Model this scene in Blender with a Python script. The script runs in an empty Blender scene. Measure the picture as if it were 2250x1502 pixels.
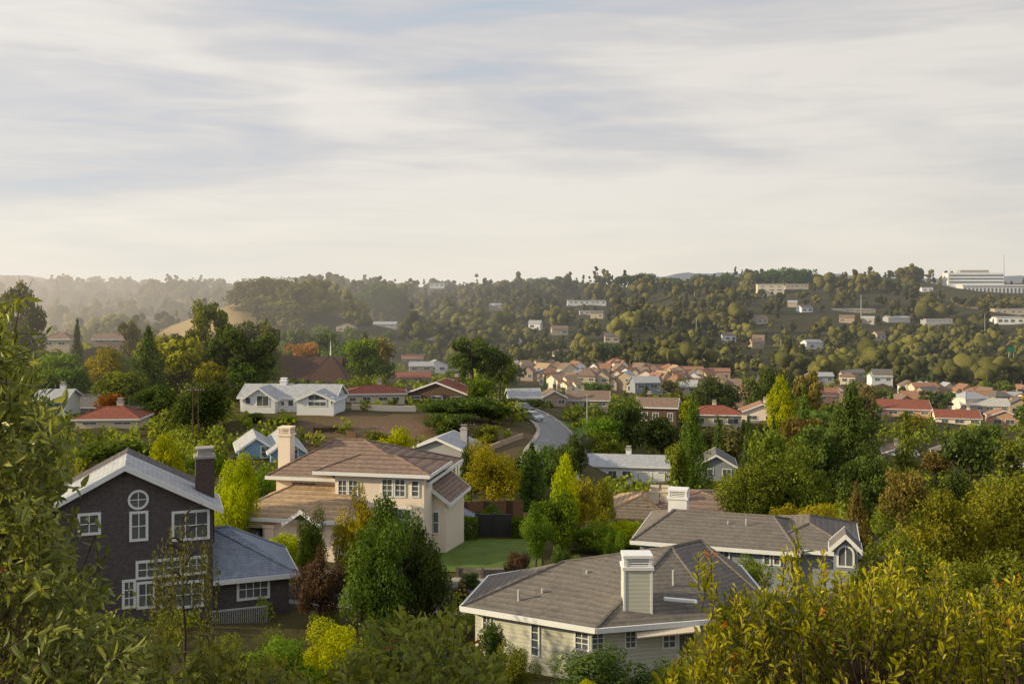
import bpy, bmesh, math, random
import numpy as np
from mathutils import Vector, Matrix
random.seed(7); rng=np.random.default_rng(7)
S=bpy.context.scene; COL=S.collection
F=2187.5; CX=1125.0; HZ=640.0
R=math.radians
def P(px,py,Y): return Vector(((px-CX)/F*Y, Y, -(py-HZ)/F*Y))

# ------------------------------------------------------------------ materials
def N(nt,t,props=None,**inp):
    n=nt.nodes.new(t)
    for k,v in (props or {}).items(): setattr(n,k,v)
    for k,v in inp.items():
        k=k.replace('_',' ')
        if k in n.inputs: n.inputs[k].default_value=v
    return n
def L(nt,a,b): nt.links.new(a,b)
def M2(nt,op,a,b=None,clamp=False):
    n=nt.nodes.new('ShaderNodeMath'); n.operation=op; n.use_clamp=clamp
    for i,v in enumerate((a,b)):
        if v is None: continue
        if isinstance(v,(int,float)): n.inputs[i].default_value=v
        else: L(nt,v,n.inputs[i])
    return n.outputs[0]
def MIX(nt,fac,a,b,blend='MIX'):
    n=nt.nodes.new('ShaderNodeMix'); n.data_type='RGBA'; n.blend_type=blend
    for i,v in ((0,fac),(6,a),(7,b)):
        if isinstance(v,(int,float)): n.inputs[i].default_value=v
        elif isinstance(v,tuple): n.inputs[i].default_value=(*v,1) if len(v)==3 else v
        else: L(nt,v,n.inputs[i])
    return n.outputs[2]
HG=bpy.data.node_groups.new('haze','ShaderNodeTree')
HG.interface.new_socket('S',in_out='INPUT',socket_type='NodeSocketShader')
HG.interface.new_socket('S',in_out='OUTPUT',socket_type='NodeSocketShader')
def _hz():  # aerial haze painted into surface materials: glowing colour mixed in with distance
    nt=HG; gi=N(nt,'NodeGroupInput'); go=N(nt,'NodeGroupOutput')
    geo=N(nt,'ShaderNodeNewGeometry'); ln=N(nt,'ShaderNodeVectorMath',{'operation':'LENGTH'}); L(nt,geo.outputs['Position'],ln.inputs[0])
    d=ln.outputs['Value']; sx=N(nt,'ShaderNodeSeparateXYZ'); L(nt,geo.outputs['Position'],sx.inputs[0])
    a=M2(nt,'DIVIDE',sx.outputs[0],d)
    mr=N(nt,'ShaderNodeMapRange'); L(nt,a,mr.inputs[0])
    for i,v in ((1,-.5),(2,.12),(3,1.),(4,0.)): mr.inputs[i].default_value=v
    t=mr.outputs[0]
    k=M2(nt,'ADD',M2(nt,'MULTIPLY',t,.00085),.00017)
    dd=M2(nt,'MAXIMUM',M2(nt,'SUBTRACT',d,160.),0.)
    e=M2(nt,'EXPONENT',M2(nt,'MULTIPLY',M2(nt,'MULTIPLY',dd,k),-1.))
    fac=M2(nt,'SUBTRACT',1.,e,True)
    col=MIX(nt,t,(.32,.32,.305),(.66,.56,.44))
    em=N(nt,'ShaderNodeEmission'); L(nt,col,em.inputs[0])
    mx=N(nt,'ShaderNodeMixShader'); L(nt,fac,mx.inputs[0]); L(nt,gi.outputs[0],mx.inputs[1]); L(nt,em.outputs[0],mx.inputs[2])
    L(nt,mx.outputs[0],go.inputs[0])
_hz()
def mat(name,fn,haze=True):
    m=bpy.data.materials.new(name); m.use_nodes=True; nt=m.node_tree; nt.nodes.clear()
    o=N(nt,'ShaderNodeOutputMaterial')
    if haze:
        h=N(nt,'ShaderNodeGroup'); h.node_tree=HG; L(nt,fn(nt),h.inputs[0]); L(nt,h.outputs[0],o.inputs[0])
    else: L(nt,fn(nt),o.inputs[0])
    try: m.cycles.emission_sampling='NONE'
    except Exception: pass
    return m
def basic(name,c1,c2=None,scale=2.,rough=.85,band=0,amp=.3,bump=.15,spec=.2,brick=0,patch=0):
    c2=c2 or tuple(v*.75 for v in c1)
    def fn(nt):
        tc=N(nt,'ShaderNodeTexCoord'); ob=tc.outputs['Object']
        no=N(nt,'ShaderNodeTexNoise',Scale=scale,Detail=5.,Roughness=.65); L(nt,ob,no.inputs['Vector'])
        rp=N(nt,'ShaderNodeMapRange'); L(nt,no.outputs[0],rp.inputs[0]); rp.inputs[1].default_value=.3; rp.inputs[2].default_value=.7
        c=MIX(nt,rp.outputs[0],c1,c2); hgt=no.outputs[0]
        if patch:                                            # single shingles of differing tone
            vo=N(nt,'ShaderNodeTexVoronoi',Scale=patch); L(nt,ob,vo.inputs['Vector'])
            sp=N(nt,'ShaderNodeSeparateXYZ'); L(nt,vo.outputs['Color'],sp.inputs[0])
            c=MIX(nt,1.,c,MIX(nt,sp.outputs[0],(.84,.84,.85),(1.11,1.1,1.1)),'MULTIPLY')
        if band:
            w=N(nt,'ShaderNodeTexWave',{'wave_type':'BANDS','bands_direction':'Z','wave_profile':'SAW'},Scale=band,Distortion=.0)
            L(nt,ob,w.inputs['Vector'])
            f=M2(nt,'ADD',M2(nt,'MULTIPLY',w.outputs[1],amp),1-amp*.7)
            c=MIX(nt,1.,c,MIX(nt,1.,(1,1,1),f,'MULTIPLY'),'MULTIPLY')
            hgt=M2(nt,'ADD',M2(nt,'MULTIPLY',no.outputs[0],.5),w.outputs[1])
        if brick:
            mp=N(nt,'ShaderNodeMapping'); mp.inputs['Rotation'].default_value=(R(90),0,0); L(nt,ob,mp.inputs[0])
            b=N(nt,'ShaderNodeTexBrick',Scale=brick); L(nt,mp.outputs[0],b.inputs['Vector'])
            b.inputs['Color1'].default_value=(1,1,1,1); b.inputs['Color2'].default_value=(.75,.75,.77,1); b.inputs['Mortar'].default_value=(.5,.5,.5,1)
            c=MIX(nt,1.,c,b.outputs[0],'MULTIPLY')
        bp=N(nt,'ShaderNodeBump',Strength=bump,Distance=.03); L(nt,hgt,bp.inputs['Height'])
        p=N(nt,'ShaderNodeBsdfPrincipled',Roughness=rough); p.inputs['Specular IOR Level'].default_value=spec
        L(nt,c,p.inputs['Base Color']); L(nt,bp.outputs[0],p.inputs['Normal'])
        return p.outputs[0]
    return mat(name,fn)
def leafmat(name,dark,light,tr=.35,var=.35,red=None,k=1.8,spec=0,rough=.5,sat=1.04,near=False):
    dark=tuple(v*k*1.0 for v in dark); light=tuple(v*k*1.48 for v in light)
    def fn(nt):
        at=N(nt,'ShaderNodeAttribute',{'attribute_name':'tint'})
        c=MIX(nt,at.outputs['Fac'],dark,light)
        if red:
            mr=N(nt,'ShaderNodeMapRange'); L(nt,at.outputs['Fac'],mr.inputs[0]); mr.inputs[1].default_value=1.2; mr.inputs[2].default_value=1.5
            c=MIX(nt,mr.outputs[0],c,red)
        oi=N(nt,'ShaderNodeObjectInfo'); hs=N(nt,'ShaderNodeHueSaturation',Saturation=sat)
        L(nt,M2(nt,'ADD',M2(nt,'MULTIPLY',oi.outputs['Random'],.024),.488),hs.inputs['Hue'])
        L(nt,M2(nt,'ADD',M2(nt,'MULTIPLY',oi.outputs['Random'],var),1-var*.5),hs.inputs['Value'])
        L(nt,c,hs.inputs['Color']); c=hs.outputs[0]
        if spec:
            d=N(nt,'ShaderNodeBsdfPrincipled',Roughness=rough); d.inputs['Specular IOR Level'].default_value=spec; L(nt,c,d.inputs['Base Color'])
        else:
            d=N(nt,'ShaderNodeBsdfDiffuse'); L(nt,c,d.inputs[0])
        t=N(nt,'ShaderNodeBsdfTranslucent'); L(nt,MIX(nt,1.,c,(1.55,1.42,.5),'MULTIPLY'),t.inputs[0])
        mx=N(nt,'ShaderNodeMixShader'); mx.inputs[0].default_value=tr; L(nt,d.outputs[0],mx.inputs[1]); L(nt,t.outputs[0],mx.inputs[2])
        return mx.outputs[0]
    return mat(name,fn,not near)
W={ # walls
 'white':basic('white_wall',(.78,.79,.81),(.70,.71,.74),1.5),
 'trim':basic('white_trim',(.82,.83,.84),(.74,.75,.77),3,bump=.05),
 'cream':basic('cream_stucco',(.70,.61,.49),(.62,.53,.42),4),
 'pink':basic('pale_pink_stucco',(.87,.75,.64),(.80,.68,.57),4),
 'beige':basic('beige_wall',(.56,.47,.37),None,2),
 'tan':basic('tan_wall',(.48,.37,.27),None,2),
 'salmon':basic('salmon_wall',(.58,.36,.25),(.49,.30,.20),1),
 'grey':basic('grey_siding',(.42,.43,.45),(.36,.37,.39),2,band=1.6,amp=.15),
 'blue':basic('blue_wall',(.26,.42,.62),(.22,.36,.54),2,band=1.6,amp=.12),
 'bluegrey':basic('blue_grey_siding',(.30,.33,.39),(.25,.28,.33),2,band=1.8,amp=.25),
 'sage':basic('sage_siding',(.66,.66,.57),(.59,.59,.51),1.5,band=1.7,amp=.28,bump=.35),
 'dark':basic('dark_shingle',(.155,.134,.134),(.108,.096,.099),6,brick=2.6,bump=.25),
 'brown':basic('brown_wood',(.14,.09,.065),None,3),
 'wood':basic('fence_wood',(.12,.07,.048),(.07,.043,.03),5),
 'stone':basic('stone_block',(.26,.23,.20),(.16,.14,.12),4,brick=2.),
 'brick':basic('dark_brick',(.14,.10,.085),(.095,.07,.06),5,brick=3.5),
 'concrete':basic('concrete',(.42,.39,.36),None,2),
 'metal':basic('grey_metal',(.45,.46,.47),None,3,rough=.5,spec=.5),
 'dkmetal':basic('dark_metal',(.05,.05,.055),None,3,rough=.5,spec=.5),
}
RF={
 'grey':basic('grey_shingle',(.19,.18,.175),(.135,.128,.126),1.3,band=2.6,amp=.3,bump=.3,patch=6),
 'greyb':basic('brown_grey_shingle',(.212,.188,.166),(.155,.139,.125),.9,band=2.6,amp=.38,bump=.4,patch=7),
 'blue':basic('blue_grey_shingle',(.28,.32,.40),(.20,.23,.29),2,band=3.,amp=.3,bump=.3,patch=7),
 'light':basic('light_grey_shingle',(.44,.45,.48),(.36,.38,.41),2,band=2.6,amp=.2,patch=4),
 'brown':basic('brown_tile',(.305,.215,.17),(.21,.15,.12),2.5,band=1.7,amp=.55,bump=.8,patch=4),
 'tan':basic('tan_tile',(.50,.36,.225),(.37,.26,.165),2.5,band=1.7,amp=.5,bump=.7,patch=4),
 'red':basic('red_tile',(.32,.11,.072),(.215,.075,.052),2.5,band=1.8,amp=.4,bump=.5,patch=3),
 'orange':basic('terracotta_tile',(.385,.20,.13),(.28,.145,.098),1.5,band=1.8,amp=.3,bump=.4,patch=2),
 'dark':basic('dark_brown_shingle',(.10,.052,.043),(.065,.037,.032),2.,band=2.,amp=.3),
 'gravel':basic('pale_gravel_roof',(.5,.48,.45),None,1),
}
def glass():
    def fn(nt):
        tc=N(nt,'ShaderNodeTexCoord'); no=N(nt,'ShaderNodeTexNoise',Scale=.8,Detail=2.); L(nt,tc.outputs['Object'],no.inputs['Vector'])
        p=N(nt,'ShaderNodeBsdfPrincipled',Roughness=.06); p.inputs['Specular IOR Level'].default_value=.9
        L(nt,MIX(nt,no.outputs[0],(.02,.025,.03),(.20,.22,.24)),p.inputs['Base Color']); return p.outputs[0]
    return mat('window_glass',fn)
GLASS=glass()
BARK=basic('bark',(.085,.06,.045),(.04,.03,.022),8,bump=.6)
LM={
 'olive':leafmat('olive_foliage',(.028,.041,.009),(.098,.112,.019),.3),
 'dark':leafmat('dark_foliage',(.012,.023,.009),(.052,.071,.018),.24),
 'deep':leafmat('deep_green_foliage',(.015,.032,.009),(.062,.090,.017),.26),
 'green':leafmat('green_foliage',(.021,.042,.008),(.080,.114,.015),.3),
 'lime':leafmat('lime_foliage',(.085,.118,.009),(.235,.245,.014),.42,.2,k=1.5),
 'gold':leafmat('golden_foliage',(.078,.076,.011),(.220,.195,.022),.36,.2,k=1.45),
 'goldolive':leafmat('golden_olive_foliage',(.032,.040,.008),(.136,.130,.018),.32,.2),
 'brown':leafmat('brown_foliage',(.040,.034,.012),(.105,.084,.026),.3),
 'orange':leafmat('orange_foliage',(.11,.052,.018),(.21,.10,.030),.35,k=1.3),
 'purple':leafmat('purple_foliage',(.024,.015,.012),(.060,.038,.026),.25),
 'euc':leafmat('eucalyptus_foliage',(.024,.028,.013),(.080,.077,.030),.28),
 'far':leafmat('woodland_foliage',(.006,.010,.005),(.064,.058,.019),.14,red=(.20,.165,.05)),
 'low':leafmat('low_shrub_foliage',(.022,.032,.008),(.096,.110,.018),.28,red=(.33,.30,.04)),
}

# ------------------------------------------------------------------ object helpers
def tag(o,label=None,cat=None,group=None,kind=None):
    for k,v in (('label',label),('category',cat),('group',group),('kind',kind)):
        if v: o[k]=v
    return o
def link(name,data,parent=None,m=None):
    o=bpy.data.objects.new(name,data); COL.objects.link(o)
    if parent: o.parent=parent
    return o
def empty(name,loc,rz=0):
    o=link(name,None); o.empty_display_size=.5; o.location=loc; o.rotation_euler=(0,0,rz); return o
class MB:
    def __init__(s): s.v=[]; s.f=[]
    def poly(s,pts):
        n=len(s.v); s.v+= [tuple(p) for p in pts]; s.f.append(tuple(range(n,n+len(pts)))); return s
    def box(s,x0,x1,y0,y1,z0,z1):
        n=len(s.v); s.v+=[(x0,y0,z0),(x1,y0,z0),(x1,y1,z0),(x0,y1,z0),(x0,y0,z1),(x1,y0,z1),(x1,y1,z1),(x0,y1,z1)]
        s.f+=[tuple(n+i for i in q) for q in ((0,3,2,1),(4,5,6,7),(0,1,5,4),(1,2,6,5),(2,3,7,6),(3,0,4,7))]; return s
    def prism(s,pts,vec):
        n=len(s.v); k=len(pts); vec=Vector(vec)
        s.v+=[tuple(p) for p in pts]+[tuple(Vector(p)+vec) for p in pts]
        s.f.append(tuple(range(n,n+k))); s.f.append(tuple(range(n+2*k-1,n+k-1,-1)))
        for i in range(k):
            j=(i+1)%k; s.f.append((n+i,n+j,n+k+j,n+k+i))
        return s
    def tube(s,p0,p1,r0,r1,k=7,cap=True):
        p0=Vector(p0); p1=Vector(p1); d=(p1-p0).normalized(); a=d.orthogonal().normalized(); b=d.cross(a); n=len(s.v)
        for p,r in ((p0,r0),(p1,r1)):
            for i in range(k):
                t=2*math.pi*i/k; s.v.append(tuple(p+a*(r*math.cos(t))+b*(r*math.sin(t))))
        for i in range(k):
            j=(i+1)%k; s.f.append((n+i,n+j,n+k+j,n+k+i))
        if cap: s.f.append(tuple(range(n,n+k))); s.f.append(tuple(range(n+k,n+2*k)))
        return s
    def build(s,name,m,parent=None,loc=None,rz=0):
        me=bpy.data.meshes.new(name); me.from_pydata(s.v,[],s.f); me.materials.append(m); me.update()
        o=link(name,me,parent)
        if loc is not None: o.location=loc
        if rz: o.rotation_euler=(0,0,rz)
        return o
def np_mesh(name,V,nv,m,tint=None):
    n=len(V); me=bpy.data.meshes.new(name); me.vertices.add(n); me.vertices.foreach_set('co',np.ascontiguousarray(V,dtype='f4').ravel())
    me.loops.add(n); me.loops.foreach_set('vertex_index',np.arange(n,dtype='i4'))
    me.polygons.add(n//nv); me.polygons.foreach_set('loop_start',np.arange(0,n,nv,dtype='i4'))
    if tint is not None:
        a=me.attributes.new('tint','FLOAT','POINT'); a.data.foreach_set('value',np.ascontiguousarray(tint,dtype='f4'))
    me.materials.append(m); me.update(calc_edges=True); return me
def mix_mesh(name,VT,FTi,VQ,m,tint):                           # indexed triangles plus loose quads in one mesh
    V=np.concatenate([VT,VQ]); n=len(V); nt_=len(FTi); nq=len(VQ)//4
    idx=np.concatenate([FTi.ravel(),np.arange(len(VT),n)]); ls=np.concatenate([np.arange(nt_)*3,nt_*3+np.arange(nq)*4])
    me=bpy.data.meshes.new(name); me.vertices.add(n); me.vertices.foreach_set('co',np.ascontiguousarray(V,dtype='f4').ravel())
    me.loops.add(len(idx)); me.loops.foreach_set('vertex_index',idx.astype('i4')); me.polygons.add(len(ls)); me.polygons.foreach_set('loop_start',ls.astype('i4'))
    a=me.attributes.new('tint','FLOAT','POINT'); a.data.foreach_set('value',np.ascontiguousarray(tint,dtype='f4'))
    me.materials.append(m); me.update(calc_edges=True); return me

# ------------------------------------------------------------------ house table (x0,x1,base,Y,wall h,roof,rise, wall,roof,rot,win,label)   sizes measured on the photo
MID=[
 (762,888,888,176,22,'hip',14,'cream','red',8,4,'low cream house with red hip roof and wide dark windows above the bare slope'),
 (893,1024,884,182,20,'gy',24,'brown','red',-10,3,'brown gabled house with red roof right of the flat red roofed house on the knoll'),
 (168,300,938,140,16,'hip',22,'cream','red',4,2,'low house with bright red tile roof at the far left below the pines'),
 (112,312,912,168,18,'gx',20,'grey','grey',2,3,'long grey roofed house behind the red tile roofed house at left'),
 (0,140,905,158,26,'gx',18,'white','light',5,3,'white house with pale roof half hidden by the left shrub'),
 (95,152,764,262,18,'hip',14,'beige','brown',0,2,'beige house with brown hip roof high on the left between pines'),
 (206,272,755,270,10,'gx',10,'tan','brown',5,2,'low tan house on the left skyline of the near hill'),
 (906,1016,1062,116,76,'gy',22,'grey','light',-14,2,'tall grey gabled house with garage below the bare slope'),
 (1288,1470,1066,142,42,'gx',14,'white','light',-8,5,'white two storey house with twin white garage doors'),
 (1536,1612,1052,133,30,'gy',22,'bluegrey','grey',-10,2,'small blue grey gabled house right of the twin garage house'),
 (1402,1484,938,186,44,'gx',16,'brown','brown',-14,3,'brown two storey house with balcony windows beside the tall conifer'),
 (1522,1628,938,206,26,'hip',16,'cream','red',-8,3,'cream house with red tiled hip roof behind the dark conifers'),
 (1632,1718,930,214,24,'gy',18,'pink','orange',-10,2,'pink house with terracotta gable right of the red tiled hip house'),
 (1122,1188,893,214,20,'gx',16,'white','light',10,2,'white house with pale shed roof just above the road bend'),
 (1192,1244,893,222,20,'gy',14,'tan','brown',6,2,'tan gabled house beside the curved road behind the street lamp'),
 (1246,1336,898,226,20,'gx',16,'beige','brown',-6,3,'beige house with brown roof right of the street lamp'),
 (1946,2012,1014,206,18,'gy',14,'white','brown',-16,2,'white gabled cottage left of the three houses on the right edge'),
 (2060,2126,1018,204,20,'gy',14,'white','grey',-14,2,'white gabled house in the middle of the three houses on the right edge'),
 (2138,2242,1026,190,20,'gx',18,'white','grey',-18,3,'white house with dark grey roof nearest the right edge'),
 (1916,2040,914,300,16,'gx',16,'salmon','red',-12,4,'long red tiled row house at right below the valley'),
 (1988,2064,896,345,20,'gx',14,'beige','orange',-12,3,'beige row house with terracotta roof behind the long red tiled row'),
 (2062,2150,934,290,16,'gx',14,'pink','red',-14,3,'pink row house with red roof at right'),
 (2118,2212,904,335,14,'gx',12,'beige','gravel',-14,4,'flat pale roofed house at right above the red row'),
 (2178,2236,940,292,26,'gy',12,'salmon','orange',-14,2,'tall salmon row house near the right edge'),
 (2140,2210,878,400,10,'gx',8,'beige','orange',-14,2,'small terracotta roofed house at right behind the pale flat roof'),
 (1790,1832,840,470,14,'gx',7,'grey','light',0,2,'far grey house at the left of the valley floor houses on the right'),
 (1850,1902,830,500,11,'gx',7,'beige','grey',0,2,'far beige house in the middle of the valley floor on the right'),
 (1916,1962,840,480,12,'gx',7,'white','light',0,2,'far white house with light roof under the far right hillside'),
 (2010,2062,862,430,12,'gx',8,'cream','orange',0,2,'far cream house with terracotta roof on the right valley floor'),
 (1610,1656,892,330,20,'gx',8,'salmon','orange',0,2,'orange house between the dark round tree and the lime tree'),
 (1800,1844,882,320,14,'gx',10,'salmon','orange',0,2,'orange roofed house left of the big cedar top'),
 (1395,1450,858,360,18,'gx',12,'bluegrey','light',10,2,'blue grey house in front of the terracotta estate'),
 (884,930,800,520,12,'gx',8,'grey','orange',10,2,'far grey house with rust roof left of the tall pine'),
 (936,984,818,470,16,'gy',10,'white','light',12,2,'white gabled house just left of the tall pine'),
 (858,945,842,400,12,'gx',10,'brown','red',6,3,'dark red roofed house behind the tall pine on the left'),
 (900,952,816,450,12,'gx',8,'beige','light',8,2,'beige house with pale roof above the dark red roofed house'),
 (820,870,720,800,8,'gx',5,'grey','light',0,3,'pale house on the wooded hill left of centre'),
 (944,976,630,1500,7,'flat',4,'white','gravel',0,3,'small white house on the skyline left of centre'),
 (1666,1722,648,1380,22,'flat',5,'cream','gravel',-8,3,'cream block building on the ridge with bright side'),
 (1728,1776,632,1420,7,'flat',3,'beige','gravel',-4,5,'low pale building right of the cream ridge block'),
 (1248,1332,668,1300,7,'flat',3,'white','gravel',0,7,'long white school building on the centre ridge'),
 (1274,1306,690,1150,6,'flat',3,'cream','gravel',0,3,'cream building below the centre ridge school'),
 (1832,1924,686,1150,6,'flat',3,'beige','gravel',0,8,'long pale low building halfway up the right hill'),
 (1952,2000,704,1050,6,'gx',4,'grey','light',0,4,'pale grey low building right of the long one halfway up the hill'),
 (2036,2092,710,1020,8,'flat',3,'grey','gravel',-5,5,'grey flat building on the right hill'),
 (2192,2262,712,1000,14,'flat',4,'white','gravel',-8,5,'white two level building on the hill at the right edge'),
 (2188,2262,690,1080,10,'flat',4,'beige','gravel',-8,5,'pale upper building on the hill at the right edge'),
 (2026,2050,642,1450,10,'flat',3,'white','gravel',-5,2,'small white building left of the civic centre on the ridge'),
]
# ------------------------------------------------------------------ terrain
GX=np.array([-300,300,520,700,1000,1200,1380,1700,2500],float)
GT=[(-60,[-2]*9),(0,[-1.7]*9),(4,[-2.6]*9),(10,[-5.2]*9),(25,[-11.5]*9),
(45,[-16,-16.3,-16.6,-17,-17.6,-17.6,-17.6,-17.3,-16]),
(70,[-17,-17.6,-17.8,-18,-18.4,-18.5,-18.7,-19.2,-18.5]),
(100,[-19,-19.5,-20,-20.5,-21.5,-21,-23.5,-25,-25]),
(120,[-19,-19.8,-20.6,-21.6,-22.8,-21.3,-25.5,-28,-29]),
(130,[-19.2,-20,-20.6,-20.9,-21.4,-21.4,-26.5,-29,-30]),
(150,[-19.5,-20,-18.3,-18.2,-19,-21.5,-28,-30.5,-31.5]),
(170,[-21,-20,-18.8,-18.8,-19.8,-22.3,-28,-31,-33]),
(200,[-23,-20.5,-19,-19.2,-20.4,-23.5,-27,-31,-35]),
(260,[-27,-23,-22.5,-22,-25,-29,-32,-36,-39]),
(350,[-34,-30,-30,-29,-33,-37,-38,-42,-46]),
(480,[-45,-38,-36,-36,-41,-41,-41,-47,-54]),
(620,[-50,-29,-7,-13,-32,-47,-48,-54,-60]),
(800,[-60,-55,-46,-36,-32,-42,-44,-48,-50]),
(1000,[-45,-40,-34,-24,-18,-32,-34,-36,-32]),
(1400,[-22,-20,-14,-10,-10,-11,-10,-4,-5]),
(1700,[-15,-12,-9,-8,-8,0,6,15,-2]),
(2400,[10,10,6,0,-12,0,0,3,3]),
(3200,[-20]*9),(9000,[-60]*9)]
TY=np.array([r[0] for r in GT],float); TZ=np.array([r[1] for r in GT],float)
def g0(x,y):
    x=np.atleast_1d(np.asarray(x,float)); y=np.atleast_1d(np.asarray(y,float))
    px=np.clip(CX+x*F/np.maximum(y,15),GX[0],GX[-1]); yy=np.clip(y,TY[0],TY[-1])
    i=np.clip(np.searchsorted(TY,yy,'right')-1,0,len(TY)-2); t=(yy-TY[i])/(TY[i+1]-TY[i])
    j=np.clip(np.searchsorted(GX,px,'right')-1,0,len(GX)-2); s=(px-GX[j])/(GX[j+1]-GX[j])
    z=(TZ[i,j]*(1-s)+TZ[i,j+1]*s)*(1-t)+(TZ[i+1,j]*(1-s)+TZ[i+1,j+1]*s)*t
    rl=np.clip((y-650)/500,0,1)*np.clip((2600-y)/500,0,1)            # rolling knolls on the far hills
    return z+rl*(8*np.sin(x*.011+.7)*np.sin(y*.009)+6*np.sin(x*.027+y*.006)+2.5*np.sin(x*.05+2))
AN=[]
for h in MID:
    p=P((h[0]+h[1])/2,h[2],h[3]); wd=(h[1]-h[0])/F*h[3]; AN.append((p.x,p.y+3,p.z,max(wd*.75,7)))
for px,py,Y,r in ((640,905,153,14),(690,862,262,16),(600,1018,118,9),(2170,650,1500,60)):
    p=P(px,py,Y); AN.append((p.x,p.y+3,p.z,r))
AN=np.array(AN); AD=AN[:,2]-g0(AN[:,0],AN[:,1])
def g(x,y):
    x=np.atleast_1d(np.asarray(x,float)); y=np.atleast_1d(np.asarray(y,float)); z=g0(x,y)
    sw=np.zeros_like(z); sd=np.zeros_like(z)
    for a,d in zip(AN,AD):
        w=np.exp(-((x-a[0])/a[3])**2-((y-a[1])/(a[3]*1.2))**2); sw+=w; sd+=w*d
    return z+sd/np.maximum(sw,1)
def G(x,y): return float(g(x,y)[0])
def terrain():
    ys=sorted(set([-60,-30,-10]+list(np.arange(0,60,2.5))+list(np.arange(60,215,2.))+[float(v) for v in np.geomspace(215,9000,150)]+[r[0] for r in GT]))
    pxs=np.arange(-3000,5260,20.); ys=np.array(ys); YY,PX=np.meshgrid(ys,pxs,indexing='ij')
    XX=(PX-CX)/F*np.maximum(YY,15); ZZ=g(XX.ravel(),YY.ravel())
    V=np.stack([XX.ravel(),YY.ravel(),ZZ],1); ny,nx=YY.shape
    idx=np.arange(ny*nx).reshape(ny,nx); q=np.stack([idx[:-1,:-1],idx[:-1,1:],idx[1:,1:],idx[1:,:-1]],-1).reshape(-1,4)
    me=bpy.data.meshes.new('ground'); me.vertices.add(len(V)); me.vertices.foreach_set('co',V.astype('f4').ravel())
    me.loops.add(q.size); me.loops.foreach_set('vertex_index',q.astype('i4').ravel()); me.polygons.add(len(q)); me.polygons.foreach_set('loop_start',np.arange(0,q.size,4,dtype='i4'))
    px=PX.ravel(); y=YY.ravel()
    dirt=np.clip(1-np.abs(px-900)/290,0,1)**.4*np.clip(1-np.abs(y-141)/13,0,1)**.5
    dry=np.clip(1-np.abs(px-420)/160,0,1)**.4*np.clip(1-np.abs(y-585)/130,0,1)**.35+.6*np.clip(1-np.abs(px-2080)/120,0,1)*np.clip(1-np.abs(y-620)/60,0,1)
    wood=np.clip((y-480)/120,0,1)
    for nm,v in (('dirt',dirt),('dry',dry),('wood',wood)):
        a=me.attributes.new(nm,'FLOAT','POINT'); a.data.foreach_set('value',v.astype('f4'))
    def fn(nt):
        tc=N(nt,'ShaderNodeTexCoord'); n1=N(nt,'ShaderNodeTexNoise',Scale=.06,Detail=8.,Roughness=.7); L(nt,tc.outputs['Object'],n1.inputs['Vector'])
        n2=N(nt,'ShaderNodeTexNoise',Scale=1.2,Detail=6.,Roughness=.7); L(nt,tc.outputs['Object'],n2.inputs['Vector'])
        c=MIX(nt,n1.outputs[0],(.035,.042,.014),(.15,.12,.05)); c=MIX(nt,M2(nt,'MULTIPLY',n2.outputs[0],.5),c,(.03,.03,.014))
        wd=N(nt,'ShaderNodeAttribute',{'attribute_name':'wood'}); c=MIX(nt,M2(nt,'MULTIPLY',wd.outputs['Fac'],.9),c,MIX(nt,n1.outputs[0],(.022,.027,.011),(.08,.066,.03)))
        d=N(nt,'ShaderNodeAttribute',{'attribute_name':'dirt'}); e=N(nt,'ShaderNodeAttribute',{'attribute_name':'dry'})
        c=MIX(nt,M2(nt,'MULTIPLY',d.outputs['Fac'],1.,True),c,MIX(nt,n2.outputs[0],(.12,.075,.052),(.25,.165,.115)))
        c=MIX(nt,M2(nt,'MULTIPLY',e.outputs['Fac'],1.,True),c,MIX(nt,n1.outputs[0],(.26,.19,.085),(.54,.38,.17)))
        b=N(nt,'ShaderNodeBump',Strength=.6,Distance=.3); L(nt,n2.outputs[0],b.inputs['Height'])
        p=N(nt,'ShaderNodeBsdfPrincipled',Roughness=.95); p.inputs['Specular IOR Level'].default_value=.1
        L(nt,c,p.inputs['Base Color']); L(nt,b.outputs[0],p.inputs['Normal']); return p.outputs[0]
    me.materials.append(mat('ground_cover',fn)); me.update(calc_edges=True); me.polygons.foreach_set('use_smooth',np.ones(len(q),bool))
    tag(link('ground',me),kind='structure')
terrain()
# far mountains
def mountains():
    mb=MB()
    for pts,Y in (([(1420,612),(1500,600),(1640,600),(1700,606),(1790,607),(1830,600),(1870,606),(1990,612),(2120,612),(2300,603),(2600,610)],7800),([(-500,606),(-100,602),(40,604),(140,616),(300,626)],6800)):
        xs=np.linspace(pts[0][0],pts[-1][0],90); tops=np.interp(xs,[p[0] for p in pts],[p[1] for p in pts])+np.sin(xs*.07)*1.2+np.sin(xs*.19)*.7
        for i in range(89):
            a=P(xs[i],tops[i],Y); b=P(xs[i+1],tops[i+1],Y)
            mb.poly([(a.x,Y-1500,-90),(b.x,Y-1500,-90),b,a]); mb.poly([a,b,(b.x,Y+1400,-90),(a.x,Y+1400,-90)])
    tag(mb.build('mountain_range',basic('far_mountain',(.16,.18,.26),None,.002)),kind='structure')
mountains()

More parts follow.
